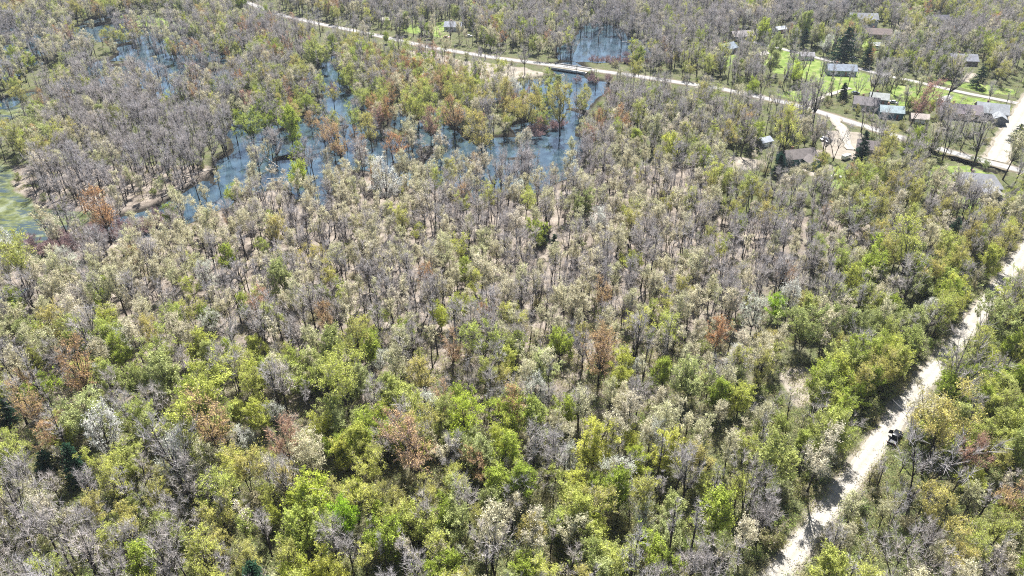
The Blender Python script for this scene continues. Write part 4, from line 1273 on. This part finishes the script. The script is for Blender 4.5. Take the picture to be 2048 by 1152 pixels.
def house(i, px_, py_, w, d, h, rot, roofc, wallc, wing, label):
    X, Y = ground(px_, py_)
    shed = w < 9
    root = empty("shed" if shed else "house", (X, Y, 0.0), math.radians(rot))
    rm, wm = shingles("roof_%d" % i, tuple(c * .72 for c in roofc)), simple("siding_%d" % i, wallc, .85, scale=.7)
    hip = 3.2 if "hipped" in label else 0
    roof = gable(root, w, d, h, rm, wm, hip=hip)
    if wing:
        gable(root, w * .38, d * .62, h * .92, rm, wm, x=w * .2, y=-d * .5 - d * .28, turn=True)
    if not shed:
        MB().box(-w * .2, -w * .2 + .9, .6, 1.4, h + .3, h + d * .27 + 1.1).build("chimney", BRICK, roof)
        n_ = max(2, int(w / 4))
        for k in range(n_):
            xx = -w / 2 + (k + .5) * w / n_
            if wing and abs(xx - w * .2) < w * .2: continue
            if k == n_ // 2 and not wing:
                MB().box(xx - .5, xx + .5, -d / 2 - .05, -d / 2 + .05, .05, 2.15).build("door", DOORM, root)
            else:
                wf = MB().box(xx - .85, xx + .85, -d / 2 - .06, -d / 2 + .05, .95, 2.35).build("window", WHITE, root)
                MB().box(xx - .72, xx + .72, -d / 2 - .09, -d / 2 + .04, 1.07, 2.23).build("pane", GLASS, wf)
        for sx in (-1, 1):
            wf = MB().box(sx * w / 2 - .05, sx * w / 2 + .05, -.8, .8, 1.0, 2.3).build("window", WHITE, root)
            MB().box(sx * w / 2 - .08, sx * w / 2 + .08, -.68, .68, 1.1, 2.2).build("pane", GLASS, wf)
    else:
        MB().box(-w * .28, w * .28, -d / 2 - .05, -d / 2 + .05, .05, min(2.1, h - .3)).build("door", WHITE if sum(wallc) < 1 else DOORM, root)
    tag(root, label, "shed" if shed else "house", "sheds and houses of the settlement" if not shed else "sheds and outbuildings")
for i, h in enumerate(HOUSES):
    house(i, *h)

# ------------------------------------------------------------------ cars
TYRE = simple("tyre_rubber", (0.02, 0.02, 0.02), .9)
RIM = simple("wheel_rim", (0.4, 0.4, 0.42), .3, .8)
LAMP = simple("lamp_glass", (0.75, 0.75, 0.72), .2, spec=.6)
REDL = simple("tail_lamp", (0.35, 0.02, 0.02), .3, spec=.6)
def wheels(root, xs, yw, r):
    for x in xs:
        for sy in (-1, 1):
            w_ = MB().cyl((x, sy * yw, r), r, .24).build("wheel", TYRE, root)
            MB().cyl((x, sy * (yw + .03), r), r * .58, .24).build("rim", RIM, w_)
def car(i, px_, py_, rot, col, label):
    X, Y = ground(px_, py_)
    van = "van" in label
    root = empty("parked_van" if van else "parked_car", (X, Y, .12), math.radians(rot))
    pm = simple("car_paint_%d" % i, col, .25, .1, var=.03, spec=.6)
    if van:
        body = [(-2.6, .35), (2.6, .35), (2.65, .9), (2.3, 1.15), (1.7, 2.1), (-2.6, 2.15)]
        MB().prism(body, -.98, .98).build("body", pm, root, .06)
        MB().poly([(2.34, -.85, 1.18), (2.34, .85, 1.18), (1.80, .8, 2.0), (1.80, -.8, 2.0)], [(0, 1, 2, 3)]).build("windscreen", GLASS, root)
    else:
        body = [(-2.25, .32), (2.25, .32), (2.28, .70), (1.2, .92), (-1.7, .98), (-2.28, .85)]
        MB().prism(body, -.9, .9).build("body", pm, root, .07)
        cab = [(1.15, .9), (.45, 1.42), (-1.05, 1.44), (-1.75, .95)]
        MB().prism(cab, -.76, .76).build("window", GLASS, root, .04)
        MB().box(-1.0, .42, -.70, .70, 1.42, 1.485).build("roof", pm, root, .02)
    L = 2.6 if van else 2.25
    for sy in (-1, 1):
        MB().box(L - .05, L + .06, sy * .68 - .16, sy * .68 + .16, .58, .74).build("headlight", LAMP, root)
        MB().box(-L - .06, -L + .05, sy * .68 - .14, sy * .68 + .14, .62, .80).build("tail_light", REDL, root)
    wheels(root, (-1.4, 1.4), .80, .34)
    tag(root, label, "van" if van else "car", "cars parked among the houses")
for i, c in enumerate(CARS):
    car(i, *c)

# ------------------------------------------------------------------ the pickup on the dirt road
BLACK = simple("black_paint", (0.004, 0.004, 0.006), .3, .0, var=.1, spec=.35)
BEDL = simple("grey_bed_liner", (0.07, 0.07, 0.08), .6)
TRIM = simple("black_trim", (0.012, 0.012, 0.012), .6)
k = 4
hd = math.atan2(gA[5][1] - gA[4][1], gA[5][0] - gA[4][0])
tr = empty("pickup_truck", (TRUCK[0], TRUCK[1], .08), hd)
tag(tr, "black pickup truck stopped on the dirt road with its left door open", "pickup truck")
# lower body with hood and bed sides (x forward)
MB().prism([(-3.0, .45), (3.0, .45), (3.02, .85), (2.9, 1.12), (1.45, 1.22), (-.85, 1.18), (-.85, .62), (-3.0, .62)], -1.0, 1.0).build("body", BLACK, tr, .05)
for sy in (-1, 1):
    MB().box(-3.0, -.84, sy * .91 - .09, sy * .91 + .09, .60, 1.20).build("bed_side", BLACK, tr, .03)
MB().box(-3.02, -2.92, -.82, .82, .60, 1.18).build("tailgate", BLACK, tr, .02)
MB().box(-2.91, -.86, -.81, .81, .60, .70).build("bed_floor", BEDL, tr)
MB().prism([(1.50, 1.16), (.75, 1.86), (-.65, 1.88), (-.88, 1.16)], -.84, .84).build("cab", BLACK, tr, .05)
MB().poly([(1.47, -.74, 1.24), (1.47, .74, 1.24), (.83, .70, 1.82), (.83, -.70, 1.82)], [(0, 1, 2, 3)]).build("windscreen", GLASS, tr)
MB().poly([(-.80, -.64, 1.38), (-.80, .64, 1.38), (-.72, .60, 1.76), (-.72, -.60, 1.76)], [(0, 1, 2, 3)]).build("rear_window", GLASS, tr)
for sy in (-1, 1):
    for a, b_ in ((-.68, .18), (.26, 1.05)):
        MB().poly([(a, sy * .862, 1.26), (b_, sy * .862, 1.26), (b_ - .22, sy * .855, 1.74), (a + .05, sy * .855, 1.74)], [(0, 1, 2, 3)]).build("side_window", GLASS, tr)
    MB().box(2.96, 3.06, sy * .72 - .18, sy * .72 + .18, .80, 1.0).build("headlight", LAMP, tr)
    MB().box(-3.06, -2.98, sy * .90 - .07, sy * .90 + .07, .74, 1.10).build("tail_light", REDL, tr)
MB().box(-3.22, -3.04, -.95, .95, .48, .66).build("bumper", RIM, tr, .02)
MB().box(3.03, 3.20, -.98, .98, .42, .68).build("bumper", TRIM, tr, .02)
MB().box(1.15, 1.30, -1.24, -.98, 1.20, 1.40).build("mirror", TRIM, tr, .02)
door = MB().box(.0, 1.05, -.04, .04, 0.0, .72).box(.04, .98, -.03, .03, .72, 1.22).build("open_door", BLACK, tr, .015)
door.location = (1.15, 1.02, .52); door.rotation_euler = (0, 0, math.radians(112))
MB().box(.86, 1.02, .04, .26, .66, .86).build("mirror", TRIM, door, .02)
wheels(tr, (-1.95, 1.95), .90, .42)

# ------------------------------------------------------------------ culvert bridge, fallen logs
CONC = simple("concrete", (0.48, 0.46, 0.43), .85, var=.2, scale=.6)
bx, by_ = ground(1140, 137)
bx1, by1 = ground(1180, 143)
bd = math.atan2(by1 - by_, bx1 - bx)
br = empty("bridge", (bx, by_, 0), bd)
tag(br, "low concrete bridge with a dark opening where the road crosses the pond", "bridge")
MB().box(-12, 12, -4.6, 4.6, -.35, .03).build("deck", CONC, br)
for sy in (-1, 1):
    MB().box(-12, 12, sy * 4.75 - .15, sy * 4.75 + .15, -.35, .75).build("parapet", CONC, br)
    for sx in (-1, 1):
        MB().box(sx * 11 - 1, sx * 11 + 1, sy * 4.3 - .28, sy * 4.3 + .28, -2.9, -.36).build("abutment", CONC, br)

LOGM = simple("weathered_log", (0.38, 0.34, 0.30), .9, var=.3, scale=3)
def log(px_, py_, L, ang, label):
    X, Y = ground(px_, py_)
    n_ = 7
    P_ = [np.array([(i / n_ - .5) * L, .12 * math.sin(i * 1.7), .05 * math.sin(i)]) for i in range(n_ + 1)]
    r_ = [.26 * (1 - .65 * i / n_) for i in range(n_ + 1)]
    A, B, ra, rb = P_[:-1], P_[1:], r_[:-1], r_[1:]
    A, B, ra, rb = list(A), list(B), list(ra), list(rb)
    for q in range(4):
        t = random.uniform(.35, .9); p = P_[int(t * n_)]
        A.append(p); B.append(p + np.array([random.uniform(.4, 1.2), random.choice((-1, 1)) * random.uniform(.6, 1.4), random.uniform(0, .6)])); ra.append(.08); rb.append(.03)
    v, q = tubes(A, B, np.array(ra), np.array(rb), 7)
    o = obj("fallen_log", mesh_np("fallen_log", v, q, [LOGM]))
    wl = fields(np.array([X]), np.array([Y]))['w'][0]
    o.location = (X, Y, -1.02 if wl else .12); o.rotation_euler = (0, 0, math.radians(ang))
    tag(o, label, "log", "fallen logs on the forest floor")
for a in ((400, 345, 22, 38, "long pale fallen trunk on the island's near shore"), (545, 325, 14, -50, "pale broken trunk leaning into the swamp water"),
          (260, 385, 12, 20, "dark fallen trunk across the blue stream"), (555, 352, 9, 12, "pale driftwood log on the near bank of the stream"),
          (345, 385, 11, 60, "fallen trunk sloping to the stream from the island"), (1262, 82, 12, -15, "pale fallen trunk in the pond beyond the road"),
          (912, 678, 9, 5, "dark fallen trunk in the middle of the woods"), (795, 885, 9, -12, "fallen trunk left of the large tan-brown tree")):
    log(*a)

# ------------------------------------------------------------------ the air: faint haze over the whole place
HAZE = 0.00007
if HAZE:
    hm = bpy.data.materials.new("haze_air"); hm.use_nodes = True
    hn = hm.node_tree.nodes; hn.clear()
    pv = hn.new("ShaderNodeVolumePrincipled")
    pv.inputs["Color"].default_value = (0.80, 0.88, 1.0, 1)
    pv.inputs["Density"].default_value = HAZE
    pv.inputs["Anisotropy"].default_value = 0.3
    ho = hn.new("ShaderNodeOutputMaterial"); hm.node_tree.links.new(pv.outputs[0], ho.inputs["Volume"])
    hz = MB().box(-15000, 15000, -15000, 15000, -6.0, CAM_H + 15).build("haze", hm, None)
    tag(hz, "thin bluish air over the whole landscape", "haze", kind="stuff")

# ------------------------------------------------------------------ low green plants of the forest floor: one mass
hm0 = herbs(0)
me = bpy.data.meshes.new("ground_plants")
rgh = np.random.default_rng(8)
N_ = len(HERB)
me.vertices.add(N_)
me.vertices.foreach_set("co", np.c_[HERB, np.zeros(N_)].astype(np.float32).ravel())
me.attributes.new("rz", 'FLOAT', 'POINT').data.foreach_set("value", rgh.uniform(0, 6.28, N_).astype(np.float32))
me.attributes.new("scl", 'FLOAT', 'POINT').data.foreach_set("value", rgh.uniform(.6, 1.5, N_).astype(np.float32))
patch = tag(obj("ground_plants", hm0), "low green plants on the forest floor", "ground plants", kind="stuff")
patch.location = (HERB[0][0], HERB[0][1], 0)
# the mass itself: the same plant set out over the floor
go_ = tag(obj("undergrowth", me), "low green plants spread between the trees", "undergrowth", kind="stuff")
ng = bpy.data.node_groups.new("undergrowth", 'GeometryNodeTree')
ng.interface.new_socket("Geometry", in_out='INPUT', socket_type='NodeSocketGeometry')
ng.interface.new_socket("Geometry", in_out='OUTPUT', socket_type='NodeSocketGeometry')
N, L = ng.nodes, ng.links
gi, go = N.new("NodeGroupInput"), N.new("NodeGroupOutput")
oi = N.new("GeometryNodeObjectInfo"); oi.transform_space = 'ORIGINAL'; oi.inputs["Object"].default_value = patch
iop = N.new("GeometryNodeInstanceOnPoints")
a1 = N.new("GeometryNodeInputNamedAttribute"); a1.data_type = 'FLOAT'; a1.inputs[0].default_value = "rz"
cx_ = N.new("ShaderNodeCombineXYZ"); L.new(a1.outputs[0], cx_.inputs[2])
a2 = N.new("GeometryNodeInputNamedAttribute"); a2.data_type = 'FLOAT'; a2.inputs[0].default_value = "scl"
L.new(gi.outputs[0], iop.inputs["Points"]); L.new(oi.outputs["Geometry"], iop.inputs["Instance"])
L.new(cx_.outputs[0], iop.inputs["Rotation"]); L.new(a2.outputs[0], iop.inputs["Scale"]); L.new(iop.outputs[0], go.inputs[0])
md = go_.modifiers.new("scatter", 'NODES'); md.node_group = ng
print("HERBS", N_)
